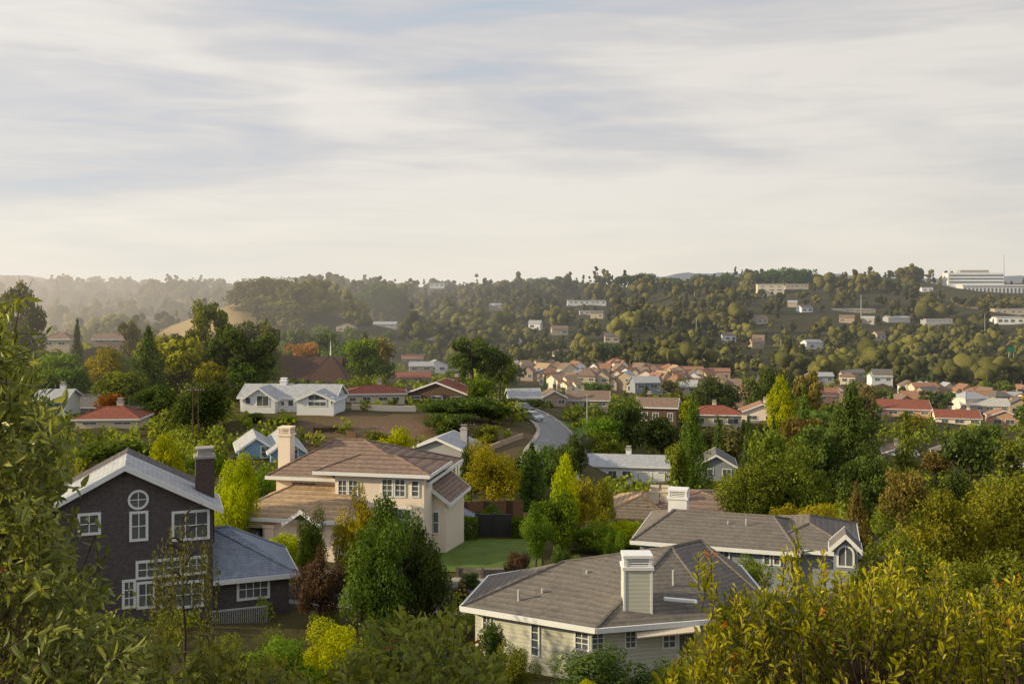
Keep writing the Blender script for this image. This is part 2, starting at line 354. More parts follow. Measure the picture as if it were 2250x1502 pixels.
# ------------------------------------------------------------------ roads
ASPH=basic('asphalt',(.075,.078,.085),(.05,.052,.058),1.5)
ROADL=basic('worn_asphalt',(.27,.27,.28),(.20,.20,.215),.6)
PAVE=basic('pavement',(.42,.38,.33),None,1.5)
def smooth(pts,k=10):
    pts=[Vector(p) for p in pts]; out=[]
    for i in range(len(pts)-1):
        p0=pts[max(i-1,0)];p1=pts[i];p2=pts[i+1];p3=pts[min(i+2,len(pts)-1)]
        for t in np.linspace(0,1,k,endpoint=False):
            out.append(.5*((2*p1)+(p2-p0)*t+(2*p0-5*p1+4*p2-p3)*t*t+(3*p1-p0-3*p2+p3)*t**3))
    return out+[pts[-1]]
def ribbon(name,pts,o0,o1,z,m,h=0,seg=4):
    pts=smooth([(p[0],p[1],0) for p in pts]); mb=MB(); rows=[]
    for i,p in enumerate(pts):
        d=(pts[min(i+1,len(pts)-1)]-pts[max(i-1,0)]).normalized(); n=Vector((d.y,-d.x,0))
        rows.append([p+n*(o0+(o1-o0)*k/seg) for k in range(seg+1)])
    rows=[[Vector((q.x,q.y,G(q.x,q.y)+z)) for q in r] for r in rows]
    for a,b in zip(rows,rows[1:]):
        for k in range(seg): mb.poly([a[k],a[k+1],b[k+1],b[k]])
        if h:
            dn=Vector((0,0,-h)); mb.poly([a[0],b[0],b[0]+dn,a[0]+dn]); mb.poly([a[-1],b[-1],b[-1]+dn,a[-1]+dn])
    return tag(mb.build(name,m),kind='structure')
r1=[(p.x,p.y) for p in (P(1195,1010,118),P(1208,985,132),P(1226,955,144),P(1228,936,155),P(1206,922,168),P(1168,908,182),P(1110,900,196),P(1040,895,206))]
ribbon('road',r1,-2.9,3.3,.16,ROADL); ribbon('kerb',r1,3.3,4.1,.28,PAVE,.4); ribbon('kerb',r1,-3.5,-2.9,.28,PAVE,.4)
r2=[(-45,60),(-20,58.8),(-6,58.3),(2,58.6),(10,57.6),(30,56)]
ribbon('road',r2,-3.2,3.2,.10,ASPH); ribbon('kerb',r2,-4.2,-3.2,.22,PAVE,.4); ribbon('kerb',r2,3.2,4.0,.22,PAVE,.4)

# ------------------------------------------------------------------ house class
PROT=[]; FOOT=[]
class H:
    def __init__(s,name,px,py,Y,rot,label,cat='house',group=None,pos=None):
        s.p=Vector(pos) if pos is not None else P(px,py,Y); s.rot=R(rot); s.root=empty(name,s.p,s.rot); tag(s.root,label,cat,group)
        s.M=Matrix.Translation(s.p)@Matrix.Rotation(s.rot,4,'Z'); s.I=s.M.inverted(); s.roofs=[]
    def uv(s,px,py,yl=0):
        d=Vector(((px-CX)/F,1,-(py-HZ)/F)); o=s.I@Vector((0,0,0)); dl=s.I.to_3x3()@d; t=(yl-o.y)/dl.y; q=o+dl*t; return q.x,q.z
    def walls(s,x0,x1,y0,y1,z0,z1,m,gable=None,rise=0,name='wall'):
        mb=MB(); z1-=.02
        c=s.M@Vector(((x0+x1)/2,(y0+y1)/2,0)); FOOT.append((c.x,c.y,max(x1-x0,y1-y0)*.5+.8))
        if gable=='y': mb.prism([(x0,y0,z0),(x1,y0,z0),(x1,y0,z1),((x0+x1)/2,y0,z1+rise-.02),(x0,y0,z1)],(0,y1-y0,0))
        elif gable=='x': mb.prism([(x0,y0,z0),(x0,y1,z0),(x0,y1,z1),(x0,(y0+y1)/2,z1+rise-.02),(x0,y0,z1)],(x1-x0,0,0))
        else: mb.box(x0,x1,y0,y1,z0,z1)
        return mb.build(name,m,s.root)
    def hip(s,x0,x1,y0,y1,z,rise,m,ov=.5,trim=None,ridge=None,th=.16):
        x0-=ov;x1+=ov;y0-=ov;y1+=ov; w=x1-x0; d=y1-y0
        if ridge: a,b=ridge
        elif w>=d: a=(x0+d/2,(y0+y1)/2); b=(x1-d/2,(y0+y1)/2)
        else: a=((x0+x1)/2,y0+w/2); b=((x0+x1)/2,y1-w/2)
        A=(*a,z+rise+th); B=(*b,z+rise+th); e=[(x0,y0,z+th),(x1,y0,z+th),(x1,y1,z+th),(x0,y1,z+th)]; f=[(p[0],p[1],z) for p in e]
        mb=MB(); mb.poly(f[::-1])
        for i in range(4): j=(i+1)%4; mb.poly([f[i],f[j],e[j],e[i]])
        if w>=d or (ridge and a[1]==b[1]): mb.poly([e[0],e[1],B,A]); mb.poly([e[1],e[2],B]); mb.poly([e[2],e[3],A,B]); mb.poly([e[3],e[0],A])
        else: mb.poly([e[0],e[1],A]); mb.poly([e[1],e[2],B,A]); mb.poly([e[2],e[3],B]); mb.poly([e[3],e[0],A,B])
        o=mb.build('roof',m,s.root); s.roofs.append(o)
        rd=MB()                                                     # ridge caps
        for p,q in ((e[0],A),(e[1],B if w>=d else A),(e[3],A if w>=d else B),(e[2],B),(A,B)):
            if (Vector(p)-Vector(q)).length>.3: rd.tube(p,q,.09,.09,5)
        rd.build('ridge_cap',m,o)
        if trim:
            t=MB(); t.box(x0-.05,x1+.05,y0-.05,y0-.004,z-.06,z+th+.02); t.box(x0-.05,x1+.05,y1+.004,y1+.05,z-.06,z+th+.02)
            t.box(x0-.05,x0-.004,y0-.003,y1+.003,z-.06,z+th+.02); t.box(x1+.004,x1+.05,y0-.003,y1+.003,z-.06,z+th+.02); t.build('gutter',trim,o)
        return o
    def gable(s,x0,x1,y0,y1,z,rise,m,axis='y',ov=.45,trim=None,th=.16,oe=None,bo=None):
        oe=ov if oe is None else oe
        if axis=='y': um=(x0+x1)/2; hw=(x1-x0)/2; a,b=y0-oe,y1+(oe if bo is None else bo); pt=lambda u,q,zz:(um+u,q,zz)
        else: um=(y0+y1)/2; hw=(y1-y0)/2; a,b=x0-oe,x1+oe; pt=lambda u,q,zz:(q,um+u,zz)
        p=rise/hw; ze=z-ov*p; U=hw+ov; zr=z+rise
        mb=MB()
        mb.prism([pt(-U,a,ze),pt(0,a,zr),pt(U,a,ze),pt(U,a,ze+th),pt(0,a,zr+th),pt(-U,a,ze+th)],Vector(pt(0,b,0))-Vector(pt(0,a,0)))
        o=mb.build('roof',m,s.root); s.roofs.append(o)
        if trim:
            for q,dq in ((a-.05,.046),(b+.004,.046)):
                t=MB(); V_=U+.02
                t.prism([pt(-V_,q,ze-.10),pt(0,q,zr-.10),pt(V_,q,ze-.10),pt(V_,q,ze+th+.03),pt(0,q,zr+th+.03),pt(-V_,q,ze+th+.03)],Vector(pt(0,q+dq,0))-Vector(pt(0,q,0)))
                t.build('rake_board',trim,o)
            for sg in (-1,1):
                t=MB(); u0,u1=sorted((sg*(U+.004),sg*(U+.05)))
                if axis=='y': t.box(um+u0,um+u1,a+.003,b-.003,ze-.05,ze+th)
                else: t.box(a+.003,b-.003,um+u0,um+u1,ze-.05,ze+th)
                t.build('gutter',trim,o)
        return o
    def window(s,c,w,h,rz=0,nx=2,nz=2,fm=None,ft=.1,proud=.06,name='window',pm=None):
        fm=fm or W['trim']; mb=MB(); a,b=w/2,h/2
        mb.box(-a,-a+ft,-proud,.02,-b,b); mb.box(a-ft,a,-proud,.02,-b,b); mb.box(-a+ft,a-ft,-proud+.002,.02,-b,-b+ft); mb.box(-a+ft,a-ft,-proud+.002,.02,b-ft,b)
        mt=min(.045,ft*.5)
        for i in range(1,nx): x=-a+ft+(w-2*ft)*i/nx; mb.box(x-mt/2,x+mt/2,-.04,-.004,-b+ft,b-ft)
        for i in range(1,nz): zz=-b+ft+(h-2*ft)*i/nz; mb.box(-a+ft,a-ft,-.037,-.006,zz-mt/2,zz+mt/2)
        o=mb.build(name,fm,s.root,c,rz); pn=MB().box(-a+ft*.8,a-ft*.8,-.018,-.008,-b+ft*.8,b-ft*.8).build('pane',pm or GLASS,o); return o
    def win(s,x0,y0,x1,y1,yl=0,p0=None,rz=None,**k):
        if p0 is None: p0=s.M@Vector((0,yl,0)); rw=s.rot
        else: p0=Vector(p0); rw=R(rz)
        n=Vector((math.sin(rw),-math.cos(rw),0)); q=[]
        for px,py in ((x0,y0),(x1,y0),(x0,y1),(x1,y1)):
            d=Vector(((px-CX)/F,1,-(py-HZ)/F)); q.append(d*(p0.dot(n)/d.dot(n)))
        c=(q[0]+q[1]+q[2]+q[3])/4; w=((q[1]-q[0]).length+(q[3]-q[2]).length)/2*.995; h=abs((q[0].z+q[1].z-q[2].z-q[3].z)/2)
        return s.window(s.I@c,w,h,rw-s.rot,**k)
    def garage_door(s,c,w,h,m,rz=0):
        mb=MB(); n=4
        for i in range(n): mb.box(-w/2,w/2,-.05,.02,-h/2+h*i/n+.012,-h/2+h*(i+1)/n-.012)
        mb.box(-w/2-.1,-w/2-.005,-.08,.02,-h/2,h/2+.1); mb.box(w/2+.005,w/2+.1,-.08,.02,-h/2,h/2+.1)
        return mb.build('garage_door',m,s.root,c,rz)
    def chimney(s,x0,x1,y0,y1,z0,z1,m,cap='slats',cm=None):
        cm=cm or W['trim']; par=s.roofs[0] if s.roofs else s.root
        o=MB().box(x0,x1,y0,y1,z0,z1).build('chimney',m,par); mb=MB(); e=.08
        mb.box(x0-e,x1+e,y0-e,y1+e,z1+.003,z1+.14)
        if cap=='slats':
            cw=(x1-x0)*.1
            for xx in (x0,x1-cw):
                for yy in (y0,y1-cw): mb.box(xx,xx+cw,yy,yy+cw,z1+.143,z1+.52)
            for k in range(3): zz=z1+.17+k*.115; mb.box(x0+cw*.3,x1-cw*.3,y0+.03,y1-.03,zz,zz+.05)
            mb.box(x0-e*.5,x1+e*.5,y0-e*.5,y1+e*.5,z1+.523,z1+.66)
        elif cap=='pot': mb.box(x0+.1,x1-.1,y0+.1,y1-.1,z1+.143,z1+.45); mb.box(x0+.02,x1-.02,y0+.02,y1-.02,z1+.453,z1+.55)
        mb.build('chimney_cap',cm,o); return o

def simple(px0,px1,base,Y,hp,roof,rp,wm,rm,rot,nw,label,group=None,pos=None,depth=None,name='house',prot=True,sz=None,wing=False):
    h=H(name,(px0+px1)/2,base,Y,rot,label,'house' if roof!='flat' else 'building',group,pos)
    s=Y/F; w,hh,rise=sz or ((px1-px0)*s/ max(.7,math.cos(R(rot))),hp*s,rp*s); d=depth or max(6,min(w*.7,11 if Y<500 else 30))
    zf=min(-2.5,G(h.p.x,h.p.y)-h.p.z-2); m=W[wm]; r=RF[rm]; t=W['trim']
    big=Y<340
    if roof=='hip': h.walls(-w/2,w/2,0,d,zf,hh,m); h.hip(-w/2,w/2,0,d,hh,max(rise,.9),r,.45,t if big else None)
    elif roof=='gx': h.walls(-w/2,w/2,0,d,zf,hh,m,'x',max(rise,.8)); h.gable(-w/2,w/2,0,d,hh,max(rise,.8),r,'x',.4,t if big else None)
    elif roof=='gy': h.walls(-w/2,w/2,0,d,zf,hh,m,'y',rise); h.gable(-w/2,w/2,0,d,hh,rise,r,'y',.4,t if big else None)
    else:
        h.walls(-w/2,w/2,0,d,zf,hh,m); o=MB().box(-w/2-.3,w/2+.3,-.3,d+.3,hh+.01,hh+.01+max(rise*.5,.4)).build('roof',r,h.root)
    if wing:                                                  # lower side wing with its own gable
        sg=random.choice((-1,1)); ww=w*random.uniform(.4,.65); x0=sg*w*.5+(.003 if sg>0 else -ww-.003); h2=hh*random.uniform(.5,.75)
        h.walls(x0,x0+ww,.8,d-1,zf,h2,m,'y',rise*.6); h.gable(x0,x0+ww,.8,d-1,h2,rise*.6,r,'y',.25)
        h.window((x0+ww/2,.8,h2*.5),ww*.45,h2*.42,ft=.09,nx=2,nz=1)
    rows=max(1,round(hh/3.1)) if Y<700 else max(1,int(hh/4.5)); fh=hh/rows
    for k in range(rows):
        for i in range(nw):
            if group and random.random()<.25: continue
            x=-w/2+w*(i+.5+random.uniform(-.12,.12))/nw; wv=min(w/nw*random.uniform(.45,.7),2.6 if Y<700 else 9)
            h.window((x,0,fh*k+fh*.52),wv,fh*random.choice((.42,.5)),ft=.09 if Y<700 else .2,nz=1,nx=2 if wv>1. else 1)
    if Y<300 and random.random()<.75:
        x=w*random.uniform(-.3,.3); h.chimney(x,x+.8,d*.55,d*.55+.7,hh*.8,hh+rise+.7,m,'pot',W['concrete'])
    if prot: PROT.append((px0-4,base-hp-rp*1.3,px1+4,base-hp*(.35 if Y<700 else .6),Y))
    return h
for t in MID:
    h=simple(*t)
    if t[11].startswith('white two storey'):
        for px in (1418,1446): x,z=h.uv(px,1052); h.garage_door((x,-.01,z),1.75,1.7,W['trim'])
    if t[11].startswith('tall grey gabled'):
        x,z=h.uv(965,1048); h.garage_door((x,-.01,z),2.6,1.6,W['trim'])

# terracotta estate in the valley
for row,(Y,n,a,b) in enumerate(((385,11,1200,1590),(415,15,1170,1600),(445,16,1150,1590),(475,16,1130,1570),(505,14,1130,1500),(400,8,1440,1640))):
    for i in range(n):
        px=a+(b-a)*(i+random.uniform(.1,.9))/n; yy=Y+random.uniform(-12,12); x=(px-CX)/F*yy
        k=random.random(); wm=('beige','pink','cream','tan','white','beige')[int(k*6)]
        rm=random.choice(('orange','orange','brown','brown','light','tan'))
        w=random.uniform(4.6,7.4)
        simple(px-w/2*F/yy,px+w/2*F/yy,860,yy,16,random.choice(('gy','gy','gx','hip')),9,wm,rm,random.choice((-28,-15,15,-45,30)),2,
          {'orange':'small terracotta roofed house packed in the valley estate','brown':'small brown roofed house packed in the valley estate','tan':'small tan tiled house packed in the valley estate','light':'small pale roofed house packed in the valley estate'}[rm],
          {'orange':'terracotta roofed estate houses','brown':'brown roofed estate houses','tan':'tan roofed estate houses','light':'pale roofed estate houses'}[rm],pos=(x,yy,G(x,yy)),prot=False,sz=(w,random.uniform(3.4,5.4),random.uniform(1.6,2.7)),wing=random.random()<.5)
PROT.append((1130,796,1620,880,470))
for i,(a,b,py) in enumerate(((1368,1425,824),(1428,1485,822),(1488,1545,826),(1548,1604,830))):
    simple(a,b,py+4,545,18,'gx',6,'salmon','orange',-6,4,('leftmost','second from left','third from left','rightmost')[i]+' of the four salmon apartment blocks at the back of the estate')
# far right scattered houses
for i in range(58):
    px=random.uniform(1640,2270); Y=random.uniform(330,560); x=(px-CX)/F*Y; rm=random.choice(('orange','light','grey','brown','brown'))
    simple(px-14,px+14,0,Y,0,random.choice(('gx','gy','hip')),0,random.choice(('tan','cream','beige','pink')),rm,random.uniform(-40,30),2,
      'small far house scattered among trees on the right valley floor','scattered far houses on the right',pos=(x,Y,G(x,Y)),prot=False,sz=(random.uniform(5.5,9),random.uniform(3.2,4.4),2.),wing=random.random()<.4)
for i in range(16):
    px=random.uniform(700,1240); Y=random.uniform(330,760); x=(px-CX)/F*Y
    simple(px-14,px+14,0,Y,0,random.choice(('gx','gy')),0,random.choice(('white','grey','beige')),random.choice(('light','grey','brown')),random.uniform(-30,30),2,
      'small pale house among trees in the middle distance','scattered far houses at centre',pos=(x,Y,G(x,Y)),prot=False,sz=(random.uniform(8,13),3.6,1.8))
# a few roofs peeping out of the far woods
for i in range(16):
    px=random.uniform(1000,2150); Y=random.uniform(700,1250); x=(px-CX)/F*Y
    simple(px-9,px+9,0,Y,0,'gx',0,random.choice(('white','beige','tan')),random.choice(('light','grey','brown')),random.uniform(-30,30),2,
      'tiny pale house peeping out of the far woodland','houses in the far woodland',pos=(x,Y,G(x,Y)),prot=False,sz=(random.uniform(10,15),5.5,2.5))
    zz=G(x,Y); PROT.append((px-12,HZ-(zz+8)*F/Y,px+12,HZ-(zz+4)*F/Y,Y))

# ---- dark gabled house, left
h=H('house',275,1352,50,20,'dark charcoal shingled house with white trimmed front gable and round window')
xr,zt=h.uv(468,1122); _,zp=h.uv(275,1022); xl=-xr; rise=zp-zt-.35; ze=zt+.25
h.walls(xl,xr,0,7,-2,ze,W['dark'],'y',rise); h.gable(xl,xr,0,5.5,ze,rise,RF['light'],'y',.45,W['trim'],bo=-2.2)
x2,z2=h.uv(372,1056,5.2)
h.hip(x2-1.5,xr-.3,3.2,7.6,z2-1.15,1.05,RF['blue'],.3,W['trim'])
for q in ((170,1126,222,1175,2,2),(284,1122,326,1188,2,2),(377,1120,461,1186,3,2),(298,1225,456,1266,8,2),(300,1276,342,1336,2,2),(268,1272,299,1336,2,3),(352,1276,448,1336,4,2)):
    h.win(*q[:4],nx=q[4],nz=q[5],ft=.13)
# round window
x,z=h.uv(304,1097); rr=.5; o=MB(); k=28
for i in range(k):
    a,b=2*math.pi*i/k,2*math.pi*(i+1)/k; c=[(math.cos(t)*r_,0,math.sin(t)*r_) for t,r_ in ((a,rr-.11),(b,rr-.11),(b,rr),(a,rr))]
    o.prism([(p[0],-.07,p[2]) for p in c],(0,.09,0))
o.box(-.02,.02,-.04,-.01,-.4,.4); o.box(-.4,.4,-.037,-.012,-.02,.02)
o=o.build('round_window',W['trim'],h.root,(x,0,z)); o2=MB(); o2.prism([(math.cos(2*math.pi*i/k)*.42,-.02,math.sin(2*math.pi*i/k)*.42) for i in range(k)],(0,.01,0)); o2.build('pane',GLASS,o)
cx0,_=h.uv(430,1100,1.6); cx1,ct=h.uv(471,1006,1.6); h.chimney(cx0,cx1,1.6,2.5,ct-4.5,ct,W['brick'],'pot',W['concrete'])
# side wing
wx1,wz=h.uv(635,1262,.4); _,wt=h.uv(480,1166,2.6)
h.walls(xr,wx1,.4,5.2,-2,wz,W['dark']); h.hip(xr+.5,wx1,.4,5.2,wz,wt-wz,RF['blue'],.45,W['trim'],ridge=((xr+.06,2.8),(xr+.9,2.8)))
h.win(520,1268,593,1316,yl=.4,nx=4,nz=2,ft=.13); sk,sz_=h.uv(503,1212,1.6)
o=MB().box(-.35,.35,-.3,.3,0,.09).build('skylight',W['trim'],h.roofs[-1],(sk,1.6,sz_)); o.rotation_euler=(R(30),0,0)
dx0,dz1=h.uv(462,1345,-1.2); dx1,dz0=h.uv(588,1388,-1.2)
d=MB().box(dx0,dx1,-1.2,.38,dz0-.2,dz0).build('deck',W['wood'],h.root); rl=MB(); rl.box(dx0,dx1,-1.22,-1.14,dz1-.02,dz1+.06)
nb=26
for i in range(nb+1): x=dx0+(dx1-dx0-.05)*i/nb; rl.box(x,x+.04,-1.2,-1.16,dz0,dz1-.022)
rl.box(dx1-.06,dx1,-1.13,.3,dz1-.02,dz1+.06)
for i in range(8): y=-1.1+1.4*i/8; rl.box(dx1-.05,dx1-.01,y,y+.04,dz0,dz1-.022)
rl.build('deck_railing',W['metal'],d)

# ---- cream stucco house, centre
h=H('house',770,1208,70,-11,'large cream stucco house with brown tiled hip roofs and open garage')
cw=W['pink']; t=W['trim']
x0,ze=h.uv(607,1048); x1,_=h.uv(930,1048); _,zl=h.uv(700,1140)
ra,zr=h.uv(742,968,4.6); rb_,_=h.uv(802,968,4.6)
h.walls(x0,x1,0,8.4,-1,ze,cw); h.hip(x0,x1,0,8.6,ze,zr-ze,RF['brown'],.55,t,ridge=((ra,4.4),(rb_,4.4)))
bx0,_=h.uv(736,1048,-1.1); bx1,bz=h.uv(932,1046,-1.1); pa,pz=h.uv(792,1003,1.3); pb,_=h.uv(868,1003,1.3)
h.walls(bx0,bx1,-1.1,1,-1,bz,cw); h.hip(bx0-.9,bx1,-1.1,4,bz,pz-bz,RF['brown'],.5,t,ridge=((pa,1.3),(pb,1.3)))
h.win(640,1057,696,1101,yl=0,nx=4,nz=3,ft=.09,fm=cw); h.win(742,1053,764,1092,yl=-1.1,nx=2,nz=3,ft=.08); h.win(765,1053,787,1092,yl=-1.1,nx=2,nz=3,ft=.08)
h.win(838,1050,864,1092,yl=-1.1,nx=2,nz=3,ft=.09); h.win(866,1050,892,1092,yl=-1.1,nx=2,nz=3,ft=.09); h.win(903,1054,922,1092,yl=-1.1,nx=1,nz=3,ft=.09)
# garage wing (front built round its opening)
gy=-4.2; a0,gz=h.uv(512,1136,gy); o0,oz=h.uv(524,1157,gy); o1,_=h.uv(577,1157,gy); a1,_=h.uv(735,1136,gy)
m=MB(); m.box(a0,o0,gy,gy+.25,-1.5,gz); m.box(o0+.001,o1-.001,gy,gy+.25,oz,gz-.002); m.box(o1,a1,gy,gy+.25,-1.5,gz); m.box(a0,a0+.2,gy+.251,0,-1.5,gz-.004); m.box(a1-.2,a1,gy+.251,-1.11,-1.5,gz-.004)
m.build('garage_wall',cw,h.root)
c0,_=h.uv(581,1150,gy-.3); c1,_=h.uv(600,1150,gy-.3); m=MB(); m.box(c0,c1,gy-.3,gy-.003,-1.5,gz-.5); m.box(c0-.1,c1+.1,gy-.4,gy-.004,gz-.497,gz-.3); m.build('column',cw,h.root)
_,gt=h.uv(640,1069,-.05)
h.hip(a0,a1+.4,gy,2.0,gz,gt-gz,RF['tan'],.5,t,ridge=((a0+2.6,-.1),(a1-.1,-.1)))
h.gable(*[h.uv(q,1120,-1.9)[0] for q in (672,738)],-5.2,-1.0,gz+.05,.75,RF['tan'],'y',.2,t)
# right wing
w0,_=h.uv(880,1100,1.2); w1,wz=h.uv(980,1098,1.2); _,wp=h.uv(930,1058,1.2)
h.walls(w0,w1,1.2,6.5,-1.5,wz,cw,'y',wp-wz); h.gable(w0,w1,1.2,6.5,wz,wp-wz,RF['brown'],'y',.4,t)
h.win(938,1122,966,1172,yl=1.2,nx=2,nz=2,ft=.09)
h.win(845,1115,905,1165,yl=-1.1,nx=4,nz=2,ft=.1); h.win(765,1118,800,1170,yl=-1.1,nx=2,nz=2,ft=.1)
c0,_=h.uv(611,1000,2.2); c1,ct=h.uv(637,958,2.2); h.chimney(c0,c1,2.2,3.1,ct-4,ct,cw,'slats',cw)

# ---- sage green house, front centre (bent front, polygonal eaves)
h=H('house',0,0,0,0,'pale sage single storey house with brown grey shingle hip roof and tall boxed chimney','house',None,(3.7,48,-18.2)); q=h.p
FOOT.append((6,49.5,7.5))
zE=-15.0; A=(-2.4,47.1);B=(3.7,44.0);C=(9.7,45.4);D=(12.4,47.8);E=(12.4,54.2);Gp=(3,54.6);Fp=(-1.2,52.2)
R1=P(1240,1233,50);R2=P(1475,1201,49.5);R3=Vector((9.6,50.8,R2.z)); lo=lambda p,z:Vector((p[0],p[1],z))-q
ev=[A,B,C,D,E,Gp,Fp]; mb=MB(); T=lambda p:lo(p,zE+.1); r1_,r2_,r3_=R1-q,R2-q,R3-q
for fc in ((T(A),T(B),r1_),(T(B),r2_,r1_),(T(B),T(C),r2_),(T(C),T(D),r3_,r2_),(T(D),T(E),r3_),(T(E),T(Gp),r2_,r3_),(T(Gp),r1_,r2_),(T(Gp),T(Fp),r1_),(T(Fp),T(A),r1_)):
    mb.poly(fc)
mb.poly([lo(p,zE-.06) for p in ev][::-1])
for i in range(7): a,b=ev[i],ev[(i+1)%7]; mb.poly([lo(a,zE-.06),lo(b,zE-.06),T(b),T(a)])
ro=mb.build('roof',RF['greyb'],h.root); h.roofs.append(ro)
rd=MB()
for a,b in ((T(A),r1_),(T(B),r2_),(r1_,r2_),(r2_,r3_),(T(C),r2_),(T(D),r3_)): rd.tube(a,b,.09,.09,5)
rd.build('ridge_cap',RF['greyb'],ro)
gu=MB()
for i in range(7):
    a,b=Vector((*ev[i],0)),Vector((*ev[(i+1)%7],0)); d=(b-a).normalized(); n=Vector((d.y,-d.x,0))
    pts=[lo(a+n*.005,zE-.10),lo(b+n*.005,zE-.10),lo(b+n*.005,zE+.13),lo(a+n*.005,zE+.13)]; gu.prism(pts,n*.09)
gu.build('gutter',W['trim'],ro)
wl=[(-1.75,47.4),(3.7,44.65),(9.5,46.0),(11.9,48.2),(11.9,53.7),(3.1,54.1),(-.6,52.0)]
MB().prism([lo(p,-19.2) for p in wl],(0,0,zE-.062+19.2)).build('wall',W['sage'],h.root)
pw=(*wl[0],0); ang=math.degrees(math.atan2(wl[1][1]-wl[0][1],wl[1][0]-wl[0][0])); pw2=(*wl[1],0); ang2=math.degrees(math.atan2(wl[2][1]-wl[1][1],wl[2][0]-wl[1][0]))
h.win(1166,1368,1186,1441,p0=pw,rz=ang,nx=1,nz=4,ft=.07); h.win(1060,1350,1080,1385,p0=pw,rz=ang,nx=2,nz=2,ft=.07); h.win(1262,1385,1296,1428,p0=pw,rz=ang,nx=2,nz=3,ft=.08)
h.win(1298,1386,1328,1428,p0=pw2,rz=ang2,nx=2,nz=3,ft=.08); h.win(1372,1382,1398,1424,p0=pw2,rz=ang2,nx=2,nz=3,ft=.07); h.win(1454,1378,1486,1424,p0=pw2,rz=ang2,nx=2,nz=3,ft=.08)
h.win(1488,1376,1530,1440,p0=pw2,rz=ang2,nx=1,nz=1,ft=.08,name='glass_door')
aw=MB(); a=P(1400,1402,44.2)-q; b=P(1540,1388,44.6)-q; aw.prism([a,b,b+Vector((0,.9,.35)),a+Vector((0,.9,.35))],(0,0,.05)); aw.build('awning',W['cream'],h.root)
cp=P(1402,1345,45.2)-q; zc=P(0,1252,45.2).z-q.z; o=h.chimney(cp.x-.64,cp.x+.64,cp.y,cp.y+.95,cp.z-.9,zc,W['sage'])
for xx in (-.665,.575):
    for yy in (-.025,.86): MB().box(cp.x+xx,cp.x+xx+.09,cp.y+yy,cp.y+yy+.11,cp.z-.6,zc-.004).build('corner_board',W['trim'],o)
for px,py,Y in ((1140,1305,47),(1192,1303,47.4),(1480,1262,47),(1290,1262,48.6)):
    p=P(px,py,Y)-q; MB().tube(p-Vector((0,0,.5)),p+Vector((0,0,.22)),.07,.07,8).build('vent_pipe',W['metal'],ro)
p=P(1495,1318,45.6)-q; o=MB().box(-.75,.75,-.12,.12,-.04,.07).build('roof_vent',W['trim'],ro,p); o.rotation_euler=(0,R(5),0)

# ---- blue grey house, right
h=H('house',1540,1262,61.5,-17,'blue grey house with long brown grey hip roof and arched gable window at right')
x0,ze=h.uv(1406,1190); x1,_=h.uv(1738,1198); a,zr=h.uv(1482,1125,3.8); b,_=h.uv(1700,1131,3.8)
h.walls(x0,x1,0,7.5,-2,ze,W['bluegrey']); h.hip(x0,x1,0,7.6,ze,zr-ze,RF['greyb'],.5,t,ridge=((a,3.8),(b,3.8)))
g0_,_=h.uv(1832,1200,-.4); g1,gz=h.uv(1884,1204,-.4); _,gp=h.uv(1862,1178,-.4)
h.walls(x1+.002,g1,.6,8,-2,ze,W['bluegrey']); h.hip(x1-1.5,g1-.2,.6,8,ze+.05,zr-ze-.2,RF['greyb'],.45,t)
h.walls(g0_,g1,-.4,1.2,-2,gz,W['bluegrey'],'y',gp-gz); h.gable(g0_,g1,-.4,1.2,gz,gp-gz,RF['grey'],'y',.25,t)
for qv in ((1576,1206,1604,1242,2,2),(1676,1208,1694,1242,1,2),(1698,1208,1716,1242,1,2),(1470,1202,1500,1236,2,2)): h.win(*qv[:4],nx=qv[4],nz=qv[5],ft=.09)
x,z=h.uv(1858,1216,-.4); o=MB(); k=14; rr=.5
for i in range(k):
    u,v=math.pi*i/k,math.pi*(i+1)/k; o.prism([(math.cos(u)*rr,-.07,math.sin(u)*rr),(math.cos(v)*rr,-.07,math.sin(v)*rr),(math.cos(v)*(rr-.11),-.07,math.sin(v)*(rr-.11)),(math.cos(u)*(rr-.11),-.07,math.sin(u)*(rr-.11))],(0,.09,0))
o.box(-rr,-rr+.11,-.07,.02,-.8,-.003); o.box(rr-.11,rr,-.07,.02,-.8,-.003); o.box(-rr+.111,rr-.111,-.068,.02,-.8,-.7); o.box(-.03,.03,-.04,-.01,-.69,.38)
o=o.build('arched_window',t,h.root,(x,-.4,z)); pp=[(-.4,-.02,-.72),(.4,-.02,-.72)]+[(math.cos(math.pi*i/k)*.4,-.02,math.sin(math.pi*i/k)*.4) for i in range(k+1)]
MB().prism(pp,(0,.01,0)).build('pane',GLASS,o)
c0,_=h.uv(1468,1110,4.2); c1,ct=h.uv(1509,1098,4.2); h.chimney(c0,c1,4.2,5.2,ct-2.5,ct,W['white'])
for px,py in ((1600,1150),(1640,1146)):
    x,z=h.uv(px,py,2.4); MB().tube((x,2.4,z-.6),(x,2.4,z+.2),.06,.06,7).build('vent_pipe',W['metal'],h.roofs[0])

